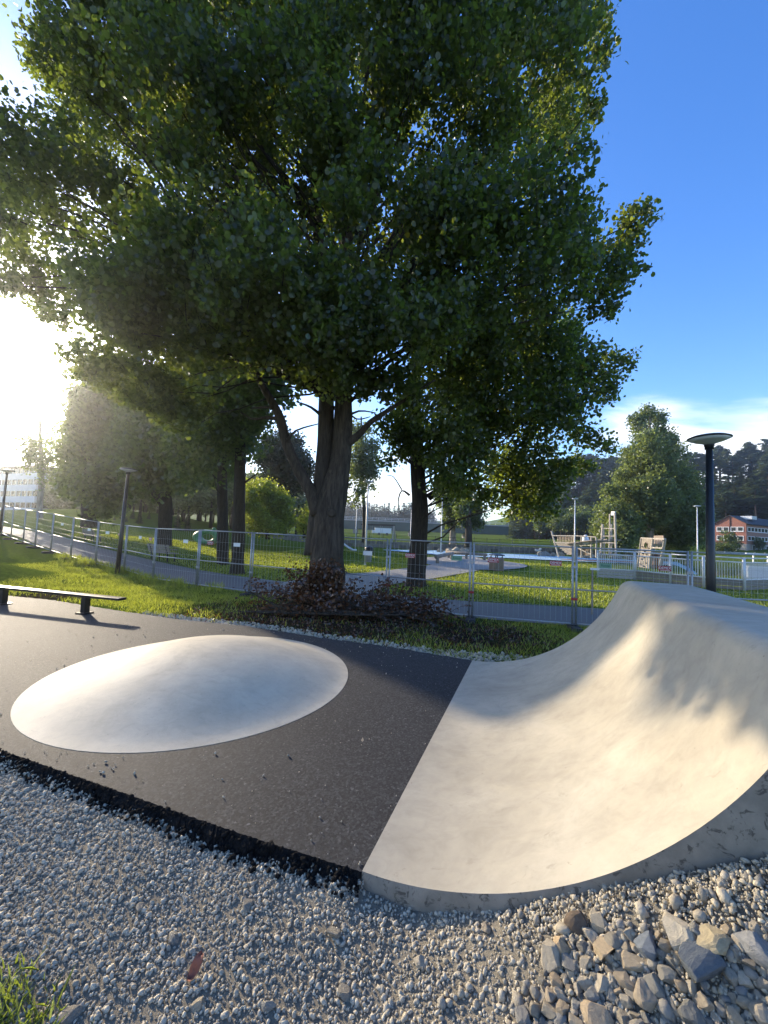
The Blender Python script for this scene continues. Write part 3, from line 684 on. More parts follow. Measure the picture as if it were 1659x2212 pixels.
def fence():
    for i, (a, b) in enumerate(zip(FENCE[:-1], FENCE[1:])):
        za, zb = G(*a) + .04, G(*b) + .04
        A = Vector((a[0], a[1], za)); B = Vector((b[0], b[1], zb)); d = B - A; w = math.hypot(d.x, d.y) - .075
        rz = math.atan2(d.y, d.x); ms = panel_meshes(w)
        root = empty('temporary_fence', A + Vector((d.x, d.y, d.z)).normalized() * .035, 0, FL_LABELS[i], 'fence', 'temporary fence panels along the path')
        root.rotation_euler = (0, -math.atan2(d.z, w), rz)
        root.rotation_euler = Matrix(((math.cos(rz), -math.sin(rz), 0), (math.sin(rz), math.cos(rz), 0), (0, 0, 1))).to_euler()
        sl = d.z / w
        for x in (0, w): link('post', ms['post'], root, (x, 0, sl * x))
        for z in (.10, .82 if i < 9 else .80, PW_H - .02):
            o = link('rail', ms['rail'], root, (0, 0, z)); o.rotation_euler = (0, -math.atan(sl), 0)
        o = link('wire_mesh', ms['mesh'], root); o.rotation_euler = (0, -math.atan(sl), 0); o['kind'] = 'stuff'
        # clamp to the next panel
        MB().box((w + .037, 0, sl * w + .62), (.12, .05, .05)).build('clamp', M['red'] if i in (1, 2, 3) else M['steel'], root)
        if i in (0, 1, 2, 3, 8): MB().box((w + .037, 0, sl * w + 1.3), (.12, .05, .05)).build('clamp', M['steel'], root)
        # sign boards: text faces the viewer (panel runs right to left, so its -y side looks away)
        def board(kind, x, z):
            m = {'r': M['red'], 'g': M['green'], 'w': M['white'], 'y': M['yellowsign']}[kind]
            s = MB().box((0, 0, 0), (.24, .006, .105)).build('sign', m, root); s.location = (x, .03, z + sl * x); s.rotation_euler = (0, 0, PI)
            s['label'] = {'r': 'red name sign wired to the mesh', 'g': 'green name sign wired to the mesh', 'w': 'white name sign wired to the mesh', 'y': 'yellow name sign wired to the mesh'}[kind]
            if kind in 'rg':
                t = link('lettering', TM_DEMEX if kind == 'r' else TM_RENT, s, (0, -.0045, .008 if kind == 'r' else 0), (PI / 2, 0, 0))
                if kind == 'r': MB().box((0, -.0045, -.036), (.18, .002, .008)).build('underline', M['white'], s)
        for j, (kk, x) in enumerate({1: [('r', .45), ('g', 1.6)], 2: [('r', .35), ('r', 1.65)], 3: [('g', .3), ('r', 1.4)], 4: [('w', .5), ('y', 1.3)], 6: [('w', .5), ('r', 1.5)], 7: [('w', .6)], 8: [('r', .3), ('w', 1.2)], 9: [('r', .35), ('w', 1.2)], 10: [('w', .6)], 11: [('w', 1.0)]}.get(i, [])):
            board(kk, min(x, w - .3), 1.36 if i < 5 else 1.36)
    for i, p in enumerate(FENCE):
        d = Vector(FENCE[max(0, i - 1)]) - Vector(FENCE[min(len(FENCE) - 1, i + 1)]); rz = math.atan2(d.y, d.x)
        mb = MB(); L_, w_, h_ = .22, .62, .12
        q = [(-L_ / 2, -w_ / 2), (L_ / 2, -w_ / 2), (L_ / 2, w_ / 2), (-L_ / 2, w_ / 2)]; t = .8
        mb.add([(x, y, -.02) for x, y in q] + [(x, y, h_ * .55) for x, y in q] + [(x * t, y * .92, h_) for x, y in q], [(3, 2, 1, 0), (0, 1, 5, 4), (1, 2, 6, 5), (2, 3, 7, 6), (3, 0, 4, 7), (4, 5, 9, 8), (5, 6, 10, 9), (6, 7, 11, 10), (7, 4, 8, 11), (8, 9, 10, 11)])
        for sx in (-.035, .035): mb.tube([(sx, 0, h_ - .01), (sx, 0, h_ + .02)], .03, 6)
        o = mb.build('ballast_block', M['rubber']); o.location = (p[0], p[1], G(*p) - .02); o.rotation_euler = (0, 0, rz)
        tag(o, 'black ballast block under the fence ' + FOOT_W[i], 'ballast block', 'ballast blocks of the temporary fence')
fence()
# ------------------------------------------------------------------ lamps
def lamp(px, base, h, disc, rpole, mat, label, group, lean=(0, 0), name='street_lamp'):
    root = empty(name, base, 0, label, 'lamp post', group)
    lx, ly = lean
    MB().tube([(0, 0, -.1), (0, 0, h * .32), (0, 0, h - disc * .30)], [rpole * 1.15, rpole, rpole * .72], 14).build('pole', mat, root, True)
    MB().tube([(0, 0, .0), (0, 0, .05)], [rpole * 1.7, rpole * 1.5], 14).build('base_collar', mat, root, True)
    MB().lathe([(rpole * .95, 0), (rpole * .95, disc * .08), (rpole * 1.15, disc * .1), (rpole * 1.0, disc * .14)], 16, (0, 0, h - disc * .34)).build('neck', mat, root, True)
    # reflector cone below, thin saucer above
    MB().lathe([(rpole * .8, 0), (disc * .17, disc * .05), (disc * .33, disc * .10), (disc * .47, disc * .165), (disc * .46, disc * .17), (disc * .30, disc * .115), (.01, disc * .06)], 28, (0, 0, h - disc * .22)).build('diffuser', M['glass'], root, True)
    MB().lathe([(disc * .47, 0), (disc * .5, disc * .012), (disc * .5, disc * .03), (disc * .4, disc * .075), (disc * .2, disc * .105), (.01, disc * .115)], 28, (0, 0, h - disc * .05)).build('shade', mat, root, True)
    MB().tube([(0, 0, h - disc * .22), (0, 0, h - disc * .03)], disc * .03, 8).build('lamp_tube', M['white'], root)
    root.rotation_euler = (lx, ly, 0)
    return root
lamp(0, (6.12, 7.2, bank_h(6.12, 7.2)), 3.93, .68, .075, M['black'], 'tall black saucer lamp post rising behind the concrete ramp', 'black lamp posts')
lamp(0, (-9.42, 13.85, G(-9.42, 13.85)), 3.82, .58, .07, M['black'], 'tall black saucer lamp post on the grassy bank in front of the fence', 'black lamp posts', (0, math.radians(1.6)))
lamp(0, (-24.2, 24.4, G(-24.2, 24.4)), 3.95, .72, .075, M['black'], 'black saucer lamp post at the left edge beside the fence end', 'black lamp posts', (0, math.radians(1.2)))
for px, py, Y, top, lab in [(788, 1221, 0, 1040, 'pale grey lamp post with a litter bin strapped to its pole'), (767, 1190, 46, 1077, 'thin grey lamp post further back, left of the lamp with the litter bin'),
        (886, 1188, 46, 1098, 'thin grey lamp post hugging the left side of the dark trunk'), (952, 1194, 46, 1076, 'thin grey lamp post right of the dark trunk by the log benches'),
        (1241, 1205, 38, 1077, 'grey lamp post standing in front of the wooden play ship'), (1507, 1205, 36, 1093, 'grey lamp post just left of the tall black lamp')]:
    b = onground(px, py) if not Y else at(px, py, Y); b.z = G(b.x, b.y)
    t = at(px + 5, top, b.y); lamp(0, b, t.z - b.z, .62, .055, M['steel_pale'], lab, 'grey lamp posts around the playground')
    if px == 788: BINLAMP = b.copy()
# ------------------------------------------------------------------ trees
def reseed(k):
    global rng
    random.seed(k); rng = np.random.default_rng(k)
def inpoly(x, y, P):
    c = False; n = len(P)
    for i in range(n):
        x1, y1 = P[i]; x2, y2 = P[(i + 1) % n]
        if (y1 > y) != (y2 > y) and x < (x2 - x1) * (y - y1) / (y2 - y1) + x1: c = not c
    return c
HEX = np.array([[0, -.5, 0], [.36, -.30, .05], [.42, .12, .07], [0, .56, -.03], [-.42, .12, .07], [-.36, -.30, .05]])
QUAD = np.array([[0, -.5, 0], [.42, 0, .06], [0, .55, 0], [-.42, 0, .06]])
def rot_rand(n, droop=0.0):
    """random leaf frames: (n,3,3)"""
    q = rng.normal(size=(n, 4)); q /= np.linalg.norm(q, axis=1)[:, None]
    w, x, y, z = q.T
    return np.stack([1 - 2 * (y * y + z * z), 2 * (x * y - z * w), 2 * (x * z + y * w), 2 * (x * y + z * w), 1 - 2 * (x * x + z * z), 2 * (y * z - x * w), 2 * (x * z - y * w), 2 * (y * z + x * w), 1 - 2 * (x * x + y * y)], 1).reshape(n, 3, 3)
def twig_leaves(lobes, per, axis_xy, up=.45, spread=.35, nleaf=13, tw=.75, off=.09, hang=0.0):
    """leaf positions along twigs that spring from each lobe; lobes: (x, y, z, r)"""
    out = []; twigs = []
    for (x, y, z, r) in lobes:
        n = max(3, int(per * r * r / nleaf))
        d = rng.normal(size=(n, 3)); d /= np.linalg.norm(d, axis=1)[:, None]
        st = np.array([x, y, z]) + d * (rng.random((n, 1)) ** .5) * r * .72
        o = np.array([x - axis_xy[0], y - axis_xy[1], 0]); o = o / (np.linalg.norm(o) + 1e-6)
        dr = d * .75 + o * .35 + np.array([0, 0, up - hang]) + rng.normal(size=(n, 3)) * spread; dr /= np.linalg.norm(dr, axis=1)[:, None]
        ln = r * tw * rng.uniform(.45, 1.0, (n, 1))
        t = (np.arange(nleaf) + rng.random((n, nleaf))) / nleaf
        p = st[:, None, :] + dr[:, None, :] * (ln * t)[:, :, None]
        p[:, :, 2] -= hang * .35 * (ln * t) ** 2
        p += rng.normal(size=p.shape) * off
        out.append(p.reshape(-1, 3))
        for k in range(min(n, 6)): twigs.append((st[k], st[k] + dr[k] * ln[k]))
    return np.concatenate(out), twigs
# ground spots (moved along the sun ray to z = 0) that the low sun reaches between the crowns
SUNLIT = [(-12, 13.5), (-8, 11.2), (-4.2, 8.6), (-2.4, 6.95), (-.29, 5.15), (.65, 4.05), (1.3, 3.3), (2.2, 2.95), (3.6, 2.3), (4.9, .98), (4.45, .8), (3.75, 1.25), (3.25, .95), (3.45, .0), (3.6, -.9), (3, -3), (-3, -2), (-12, 2)]
SUNLIT_NP = np.array(SUNLIT)
def thin_for_sun(pos):
    qx = pos[:, 0] - pos[:, 2] * SUND.x / SUND.z; qy = pos[:, 1] - pos[:, 2] * SUND.y / SUND.z
    c = np.zeros(len(pos), bool); n = len(SUNLIT)
    for i in range(n):
        (x1, y1), (x2, y2) = SUNLIT[i], SUNLIT[(i + 1) % n]
        c ^= ((y1 > qy) != (y2 > qy)) & (qx < (x2 - x1) * (qy - y1) / (y2 - y1 + 1e-12) + x1)
    return ~(c & (rng.random(len(pos)) < .995))
def leaf_cloud(name, pos, size, base, mat, parent, var=.3, kind='stuff'):
    if name == 'crown':
        pos = pos[thin_for_sun(pos + (np.array(parent.location) if parent is not None else 0))]
    n = len(pos); s = size * rng.uniform(1 - var, 1 + var, n)
    R = rot_rand(n) * s[:, None, None]
    V = np.einsum('nij,kj->nki', R, base) + pos[:, None, :]
    o = link(name, npmesh(name, V, base.shape[0], mat), parent)
    if kind: o['kind'] = kind
    return o
def limb_path(a, b, sag=.12, n=6, jit=.06):
    a, b = Vector(a), Vector(b); d = b - a; L_ = d.length; out = []
    for i in range(n + 1):
        t = i / n; p = a + d * t; p.z += -sag * L_ * math.sin(PI * t) * .6 + 0
        if 0 < i < n: p += Vector((random.uniform(-1, 1), random.uniform(-1, 1), random.uniform(-1, 1))) * jit * L_
        out.append(p)
    return out
def lobes_in(P, Yc, Yspread, r, spacing, ytop=None, jitter=.35, shrink=.72, layers=2):
    """boughs filling a crown outline, spread in depth round the trunk"""
    xs = [p[0] for p in P]; ys = [p[1] for p in P]; out = []
    x0, x1, y0, y1 = min(xs), max(xs), min(ys), max(ys)
    for lay in range(layers):
        y = y0
        while y < y1:
            x = x0 + random.uniform(0, spacing)
            while x < x1:
                X = x + random.uniform(-jitter, jitter) * spacing; Y_ = y + random.uniform(-jitter, jitter) * spacing
                rr = r * random.uniform(.75, 1.2)
                # distance to the outline sets how far bough may lie from the crown's middle plane
                ok = inpoly(X, Y_, P)
                dep = Yc + random.uniform(-1, 1) * Yspread
                pr = rr * FPX / dep * shrink
                if ok and all(inpoly(X + pr * math.cos(a), Y_ + pr * math.sin(a), P) for a in (0, PI / 3, 2 * PI / 3, PI, 4 * PI / 3, 5 * PI / 3)):
                    p = at(X, Y_, dep); out.append((p.x, p.y, p.z, rr))
                elif ok:
                    rr *= .55; pr = rr * FPX / Yc * shrink; dep = Yc + random.uniform(-.45, .45) * Yspread
                    if all(inpoly(X + pr * math.cos(a), Y_ + pr * math.sin(a), P) for a in (0, PI / 2, PI, 3 * PI / 2)):
                        p = at(X, Y_, dep); out.append((p.x, p.y, p.z, rr))
                x += spacing
            y += spacing
    return out
def px_tube(mb, pts, Y, n=14, wob=.12, seed=0, sub=4):
    """trunk through (px, py, radius[, depth]) stations"""
    P = [tuple(at(q[0], q[1], q[3] if len(q) > 3 else Y)) + (q[2],) for q in pts]
    V = [Vector(p[:3]) for p in P]; R_ = [p[3] for p in P]; path = []; rad = []
    for i in range(len(V) - 1):
        p0, p1, p2, p3 = V[max(0, i - 1)], V[i], V[i + 1], V[min(len(V) - 1, i + 2)]
        for k in range(sub):
            t = k / sub; path.append(.5 * ((2 * p1) + (p2 - p0) * t + (2 * p0 - 5 * p1 + 4 * p2 - p3) * t * t + (3 * p1 - p0 - 3 * p2 + p3) * t ** 3)); rad.append(R_[i] + (R_[i + 1] - R_[i]) * t)
    path.append(V[-1]); rad.append(R_[-1]); mb.tube(path, rad, n, wob=wob, seed=seed); return path, rad

def big_poplar():
    reseed(3)
    TY = 9.45; base = at(706, 1306, TY); base.z = bank_h(base.x, base.y) - .02
    root = empty('poplar_tree', base, 0, 'huge leafy poplar with a forked trunk rising from the brush pile', 'tree')
    def rel(mbx):
        mbx.v = [(x - base.x, y - base.y, z - base.z) for x, y, z in mbx.v]; return mbx
    mb = MB()
    px_tube(mb, [(703, 1325, .62), (704, 1300, .50), (705, 1265, .44), (706, 1220, .42), (708, 1170, .40), (711, 1120, .37), (722, 1060, .30), (734, 1000, .25), (741, 930, .225), (743, 850, .205), (746, 740, .19), (748, 620, .17), (748, 480, .15), (744, 300, .12), (742, 120, .09), (738, -60, .05)], TY, 22, .16, 1)
    rel(mb).build('trunk', M['bark'], root, True)
    mb = MB(); px_tube(mb, [(684, 1200, .30), (688, 1140, .28), (694, 1080, .235), (700, 1000, .21), (703, 920, .20), (705, 830, .185), (700, 700, .165), (688, 540, .13), (676, 360, .10), (660, 150, .06)], TY + .15, 16, .14, 5)
    rel(mb).build('trunk', M['bark_dark'], root, True)
    limbs = [[(690, 1110, .22), (672, 1062, .155), (642, 1010, .135), (618, 955, .12), (606, 905, .115), (588, 870, .10), (570, 840, .085), (545, 790, .06), (500, 730, .04)],
             [(742, 962, .13), (772, 942, .085), (800, 912, .07), (836, 888, .055), (880, 860, .04), (940, 820, .025)],
             [(604, 905, .06), (575, 902, .04), (545, 905, .03), (520, 890, .015)], [(592, 880, .05), (570, 880, .03), (540, 882, .012)],
             [(702, 905, .05), (672, 880, .03), (640, 868, .014)], [(742, 905, .04), (775, 888, .025), (812, 892, .01)], [(741, 880, .04), (770, 905, .02), (800, 900, .01)],
             [(618, 955, .045), (640, 930, .025), (690, 915, .012)]]
    for k, l in enumerate(limbs):
        mb = MB(); px_tube(mb, l, TY - .1 * (k % 2), 10, .15, k, 3); rel(mb).build('limb', M['bark'], root, True)
    mb = MB(); c = at(716, 1108, TY - .36); mb.lathe([(.03, 0), (.085, .02), (.10, .0), (.12, -.05)], 14); mb.v = [(x * 1.0 + c.x - base.x, -z + c.y - base.y, y + c.z - base.z) for x, y, z in mb.v]; mb.build('branch_scar', M['bark'], root, True)
    OUT = [(150, -330), (95, -120), (78, 0), (112, 80), (60, 150), (130, 240), (40, 300), (-60, 360), (-90, 520), (-40, 640), (60, 655), (135, 715), (190, 760), (240, 850), (330, 880), (420, 860), (520, 850), (560, 835), (640, 850), (700, 875), (760, 840), (800, 860), (905, 880), (1000, 850), (1100, 790), (1190, 745), (1280, 705), (1372, 610), (1350, 570), (1398, 440), (1320, 425), (1222, 440), (1210, 385), (1262, 330), (1306, 200), (1240, 180), (1322, 82), (1262, 0), (1240, -150), (1150, -330)]
    lb = lobes_in(OUT, TY, 2.6, .95, 118, layers=2)
    lb = [q for q in lb if mnoise.noise(Vector((q[0] * .55, q[1] * .55, q[2] * .55))) > -.36]
    gaps = [(810, 660, 35), (925, 690, 16), (800, 450, 12), (625, 760, 26)]
    lb = [q for q in lb if q[2] > 2.2]
    # near boughs drooping towards the viewer
    for (x, y, Y, r) in [(560, 520, 6.7, .75), (600, 600, 6.5, .8), (700, 640, 6.8, .7), (500, 640, 6.6, .7), (880, 720, 7.0, .7), (960, 700, 7.2, .7), (740, 470, 7.0, .6), (690, 800, 7.6, .6), (650, 700, 7.0, .7), (300, 690, 7.6, .8), (400, 600, 7.2, .8), (730, 840, 8.2, .42), (980, 560, 7.2, .7), (1060, 500, 7.4, .7)]:
        p = at(x, y, Y); lb.append((p.x, p.y, p.z, r))
    for (x, y, r) in [(350, 892, .36), (385, 912, .36), (415, 925, .36), (440, 890, .4), (372, 872, .3), (330, 880, .25), (305, 872, .2), (400, 880, .3)]:
        p = at(x, y, TY - .1); lb.append((p.x, p.y, p.z, r))
    for (x, y, Y, r) in [(790, 815, 8.9, .45), (830, 832, 8.9, .42), (875, 838, 9.0, .4), (735, 815, 8.8, .4), (650, 822, 8.9, .36), (780, 850, 9.3, .25), (840, 858, 9.2, .28)]:
        p = at(x, y, Y); lb.append((p.x, p.y, p.z, r))
    for (x, y, Y, r) in [(165, 765, 9.8, .42), (195, 815, 10.2, .45), (245, 848, 10.2, .45), (300, 862, 10, .42), (150, 825, 10.6, .4), (230, 785, 9.6, .5), (285, 805, 9.8, .5), (335, 835, 9.6, .45), (180, 870, 10.8, .4), (240, 900, 11, .4), (370, 850, 9.4, .4)]:
        p = at(x, y, Y); lb.append((p.x, p.y, p.z, r))
    # boughs reaching out past the outline
    for (x, y, r) in [(1370, 480, .45), (1340, 580, .5), (1285, 120, .45), (1290, 60, .4), (1275, 235, .4), (1250, 320, .4), (95, 150, .45), (110, 60, .5), (60, 340, .55), (20, 420, .6), (1300, 660, .5), (1350, 530, .45), (130, 110, .5), (120, 690, .4)]:
        p = at(x, y, TY + random.uniform(-.6, .6)); lb.append((p.x, p.y, p.z, r))
    lb = [q for q, k in zip(lb, thin_for_sun(np.array([q[:3] for q in lb]))) if k]
    pos, tw = twig_leaves(lb, 2250, (base.x, base.y), .85, .26, nleaf=18, tw=1.05, off=.075)
    # keep the ring of sky showing through beside the trunks
    d = pos - np.array([0, 0, EYE])
    f = d[:, 1] * cp + d[:, 2] * sp; bb = (-d[:, 1] * sp + d[:, 2] * cp) / f; aa = d[:, 0] / f
    sx = 829.5 + FPX * (aa * cr + bb * sr); sy = 1106 - FPX * (-aa * sr + bb * cr)
    keep = np.ones(len(pos), bool)
    near_d = np.linalg.norm(d, axis=1)
    pos = pos[keep]; near_d = near_d[keep]; sx = sx[keep]; sy = sy[keep]
    vis = (sx > 0) & (sx < 1659) & (sy > 0) & (sy < 2212)
    order = np.argsort(np.where(vis, near_d, 1e9)); hero = order[:300]; rest = np.ones(len(pos), bool); rest[hero] = False
    b = np.array(base)
    crown = leaf_cloud('crown', pos[rest] - b, .090, HEX, M['leaf'], root, .42)
    hm = bpy.data.meshes.new('leaf'); 
    hv = [(0, -.46, 0), (.24, -.46, .03), (.42, -.2, .06), (.40, .12, .07), (.2, .4, .02), (0, .58, -.04), (-.2, .4, .02), (-.40, .12, .07), (-.42, -.2, .06), (-.24, -.46, .03), (.012, -.46, 0), (.008, -.95, .05), (-.012, -.46, 0)]
    hm.from_pydata(hv, [], [(0, 1, 2, 3, 4, 5), (0, 5, 6, 7, 8, 9), (10, 11, 12)]); hm.materials.append(M['leaf']); hm.update()
    RR = rot_rand(300)
    for k, i in enumerate(hero):
        o = link('leaf', hm, crown); s = .092 * random.uniform(.7, 1.35)
        o.matrix_local = Matrix.Translation(Vector(pos[i] - b)) @ (Matrix([list(r_) for r_ in RR[k]]).to_4x4() @ Matrix.Scale(s, 4))
    # boughs: branches from the stems to the leaf masses, with twigs
    mb = MB()
    for q in lb:
        if q[2] < 6.3 and random.random() < .8: continue
        c = Vector(q[:3]); z0 = max(random.uniform(4.7, 6.2), c.z - 1.0 - .9 * math.hypot(c.x - base.x, c.y - base.y))
        k = .5 + .5 * (random.random() > .5); sxp = base.x + (.28 if c.x > base.x else -.12) * min(1, (z0 - 2) / 4)
        a = Vector((sxp, base.y + .05, z0)); pth = limb_path(a, c, -.08, 6, .03); L_ = (c - a).length
        r0 = .012 + .0065 * L_; mb.tube(pth, [r0 * .8 * (1 - .8 * i / 6) for i in range(7)], 6, caps=False)
    okt = thin_for_sun(np.array([(np.array(a) + np.array(c)) / 2 for a, c in tw]))
    for (a, c), k in zip(tw, okt):
        if k and random.random() < .8: mb.tube([Vector(a), (Vector(a) + Vector(c)) / 2 + Vector((0, 0, .03)), Vector(c)], [.009, .006, .003], 3, caps=False)
    rel(mb); o = mb.build('branches', M['bark_dark'], root); o['kind'] = 'stuff'
    return root
big_poplar()

def tree_at(name, label, cat, base, trunk, OUT, Yc, spread, r, spacing, per, lsize, lmat, bmat, layers=2, hang=0.0, group=None, shape=QUAD, extra=(), up=.35, limbs=(), nb=True, minz=None, tw_=.75):
    """tree grown round real boughs; trunk: stations (px, py, radius) at its own distance"""
    reseed(len(label) + int(trunk[0][0]))
    base = Vector(base); root = empty(name, base, 0, label, cat, group)
    def rel(mbx): mbx.v = [(x - base.x, y - base.y, z - base.z) for x, y, z in mbx.v]; return mbx
    mb = MB(); path, rad = px_tube(mb, trunk, base.y, 12, .14, random.random() * 9); rel(mb).build('trunk', bmat, root, True)
    for l in limbs: mb = MB(); px_tube(mb, l, base.y, 8, .12, 2, 3); rel(mb).build('limb', bmat, root, True)
    lb = lobes_in(OUT, Yc, spread, r, spacing, layers=layers) + [tuple(at(x, y, Y)) + (rr,) for x, y, Y, rr in extra]
    if minz is not None: lb = [q for q in lb if q[2] - q[3] > minz]
    lb = [q for q, k in zip(lb, thin_for_sun(np.array([q[:3] for q in lb]))) if k]
    pos, tw = twig_leaves(lb, per, (base.x, base.y), up, .35, hang=hang, off=lsize * .9, tw=tw_)
    leaf_cloud('crown', pos - np.array(base), lsize, shape, lmat, root)
    if nb:
        mb = MB()
        for q in lb:
            if q[2] < 5.2 and random.random() < .6: continue
            c = Vector(q[:3]); h = max(.35, min(.95, .25 + random.random() * .6)); i = int(len(path) * h) - 1
            zt = c.z - .5 * math.hypot(c.x - base.x, c.y - base.y); cand = min(range(len(path)), key=lambda j: abs(path[j].z - zt)); a = path[max(cand, len(path) // 4)]
            L_ = (c - a).length; r0 = .010 + .006 * L_; mb.tube(limb_path(a, c, -.05, 5, .03), [r0 * (1 - .8 * i / 5) for i in range(6)], 5, caps=False)
        rel(mb); o = mb.build('branches', bmat, root); o['kind'] = 'stuff'
    return root
b2 = onground(898, 1266)
tree_at('poplar_tree', 'dark leafy poplar on the lawn whose boughs hang low over the benches', 'tree', b2,
    [(898, 1278, .52), (899, 1262, .42), (900, 1230, .36), (904, 1180, .34), (907, 1100, .325), (903, 1040, .30), (900, 960, .26), (897, 890, .23), (900, 780, .2), (905, 600, .16)],
    [(835, 985), (800, 930), (850, 850), (900, 700), (1000, 640), (1200, 660), (1290, 740), (1362, 765), (1335, 860), (1285, 930), (1328, 965), (1290, 1010), (1200, 1070), (1185, 1130), (1130, 1165), (1060, 1130), (1000, 1090), (955, 1085), (930, 1060), (905, 1010), (870, 1020)],
    13.6, 2.3, 1.0, 72, 1000, .115, M['leaf'], M['bark_dark'], shape=HEX, minz=1.7,
    limbs=[[(925, 1075, .15), (955, 1055, .10), (990, 1050, .08), (1060, 1058, .05), (1130, 1075, .03)], [(912, 1010, .12), (950, 985, .09), (1010, 950, .06), (1080, 920, .04)], [(885, 1070, .05), (868, 1060, .03), (860, 1085, .022), (866, 1110, .012)], [(868, 1058, .025), (850, 1030, .018), (835, 1028, .01)], [(890, 1000, .08), (868, 985, .05), (850, 960, .03)]],
    extra=[(1075, 1120, 13.5, .8), (1120, 1140, 13.0, .6), (1160, 1090, 13.5, .8), (1020, 1125, 14.5, .7), (1090, 1165, 14, .4), (1345, 785, 13, .5), (1310, 840, 13, .6), (1300, 960, 13, .5), (860, 960, 13.6, .6), (840, 1000, 14, .4)])
# left group
b3 = onground(355, 1178)
tree_at('broad_tree', 'dark broad tree behind the near bench with a limb leaning left', 'tree', b3,
    [(355, 1184, .55), (356, 1165, .5), (357, 1130, .46), (358, 1080, .42), (352, 1020, .36), (348, 950, .3), (345, 860, .2)],
    [(225, 870), (300, 800), (420, 780), (480, 850), (500, 960), (480, 1060), (420, 1085), (370, 1060), (330, 1080), (270, 1060), (230, 1000)],
    b3.y, 4.5, 2.0, 52, 520, .27, M['leaf_tree'], M['bark_dark'], limbs=[[(350, 1085, .3), (325, 1055, .25), (300, 1040, .2), (280, 1010, .14)]], extra=())
b4 = onground(481, 1220); b5 = onground(512, 1240)
tree_at('tall_tree', 'left one of two tall straight dark trunks beside the path', 'tree', b4,
    [(481, 1224, .33), (481, 1200, .29), (481, 1120, .27), (480, 1020, .25), (480, 900, .22), (478, 760, .16), (476, 600, .1)],
    [(350, 980), (360, 800), (400, 620), (480, 560), (560, 700), (590, 860), (560, 960), (520, 1030), (450, 1050), (400, 1040)], b4.y, 3.4, 1.7, 60, 620, .2, M['leaf_tree'], M['bark_dark'])
tree_at('tall_tree', 'right one of two tall straight trunks, pale scuffed base at the path edge', 'tree', b5,
    [(512, 1246, .36), (512, 1232, .29), (514, 1190, .25), (516, 1100, .24), (519, 1000, .22), (522, 880, .2), (525, 740, .15), (526, 600, .1)],
    [(400, 930), (430, 760), (480, 620), (560, 600), (620, 720), (630, 830), (600, 905), (560, 960), (500, 1000), (450, 990)], b5.y, 2.8, 1.4, 62, 700, .17, M['leaf_tree'], M['bark_dark'], limbs=[[(522, 1048, .05), (540, 1034, .035), (560, 1020, .015)]])
b6 = at(190, 1132, 31); b6.z = G(b6.x, b6.y)
tree_at('dense_tree', 'dense dark round tree branching to the ground left of the black lamp post', 'tree', b6,
    [(192, 1140, .6), (192, 1090, .5), (194, 1020, .4), (196, 950, .3), (200, 890, .15)],
    [(138, 960), (140, 880), (152, 832), (190, 795), (235, 765), (290, 775), (320, 860), (310, 960), (280, 1060), (255, 1120), (200, 1135), (150, 1110), (130, 1040)], 31, 4.5, 2.2, 46, 460, .3, M['leaf_tree'], M['bark_dark'])
b7 = at(88, 1112, 44); b7.z = G(b7.x, b7.y)
tree_at('weeping_birch', 'thin weeping birch against the bright sky at the far left', 'tree', b7,
    [(86, 1130, .35), (86, 1090, .3), (90, 1020, .25), (88, 960, .18), (86, 900, .1)],
    [(30, 960), (50, 900), (95, 860), (140, 900), (150, 1000), (135, 1070), (95, 1080), (60, 1050), (45, 1020)], 44, 4, 2.0, 44, 190, .26, M['leaf_birch'], M['bark_pale'], hang=1.0, layers=1)
b8 = at(575, 1160, 36); b8.z = G(b8.x, b8.y)
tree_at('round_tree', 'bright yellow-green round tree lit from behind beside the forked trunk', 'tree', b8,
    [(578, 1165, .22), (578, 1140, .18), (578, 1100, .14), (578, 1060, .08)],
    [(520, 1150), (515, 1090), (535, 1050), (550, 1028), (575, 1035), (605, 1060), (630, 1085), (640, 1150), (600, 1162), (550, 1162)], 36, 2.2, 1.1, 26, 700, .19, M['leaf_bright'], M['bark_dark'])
b9 = at(655, 1160, 40); b9.z = G(b9.x, b9.y)
tree_at('small_tree', 'small yellow-green tree half hidden by the left side of the forked trunk', 'tree', b9,
    [(657, 1162, .15), (657, 1130, .12), (658, 1100, .06)],
    [(632, 1150), (640, 1105), (655, 1080), (675, 1082), (690, 1120), (685, 1155), (655, 1160)], 40, 1.8, 1.0, 22, 650, .2, M['leaf_bright'], M['bark_dark'])
b10 = at(610, 1150, 42); b10.z = G(b10.x, b10.y)
tree_at('dark_tree', 'dark evergreen seen behind the leaning limb of the forked trunk', 'tree', b10,
    [(612, 1155, .4), (612, 1080, .33), (612, 980, .25), (612, 900, .12)],
    [(545, 1010), (560, 960), (590, 925), (635, 930), (670, 965), (690, 1010), (660, 1050), (640, 1090), (600, 1060), (560, 1060)], 42, 3.5, 1.8, 36, 520, .3, M['needle_dark'], M['bark_dark'])
b11 = at(790, 1168, 44); b11.z = G(b11.x, b11.y)
tree_at('weeping_birch', 'weeping birch hanging beside the right edge of the forked trunk', 'tree', b11,
    [(786, 1172, .25), (787, 1120, .2), (784, 1040, .17), (782, 960, .12), (780, 900, .08)],
    [(740, 1080), (735, 960), (755, 900), (800, 900), (822, 960), (825, 1020), (810, 1075), (795, 1060), (770, 1100), (755, 1110)], 44, 2.6, 1.3, 30, 330, .25, M['leaf_birch'], M['bark_dark'], hang=1.1)
b12 = at(1405, 1192, 52); b12.z = G(b12.x, b12.y)
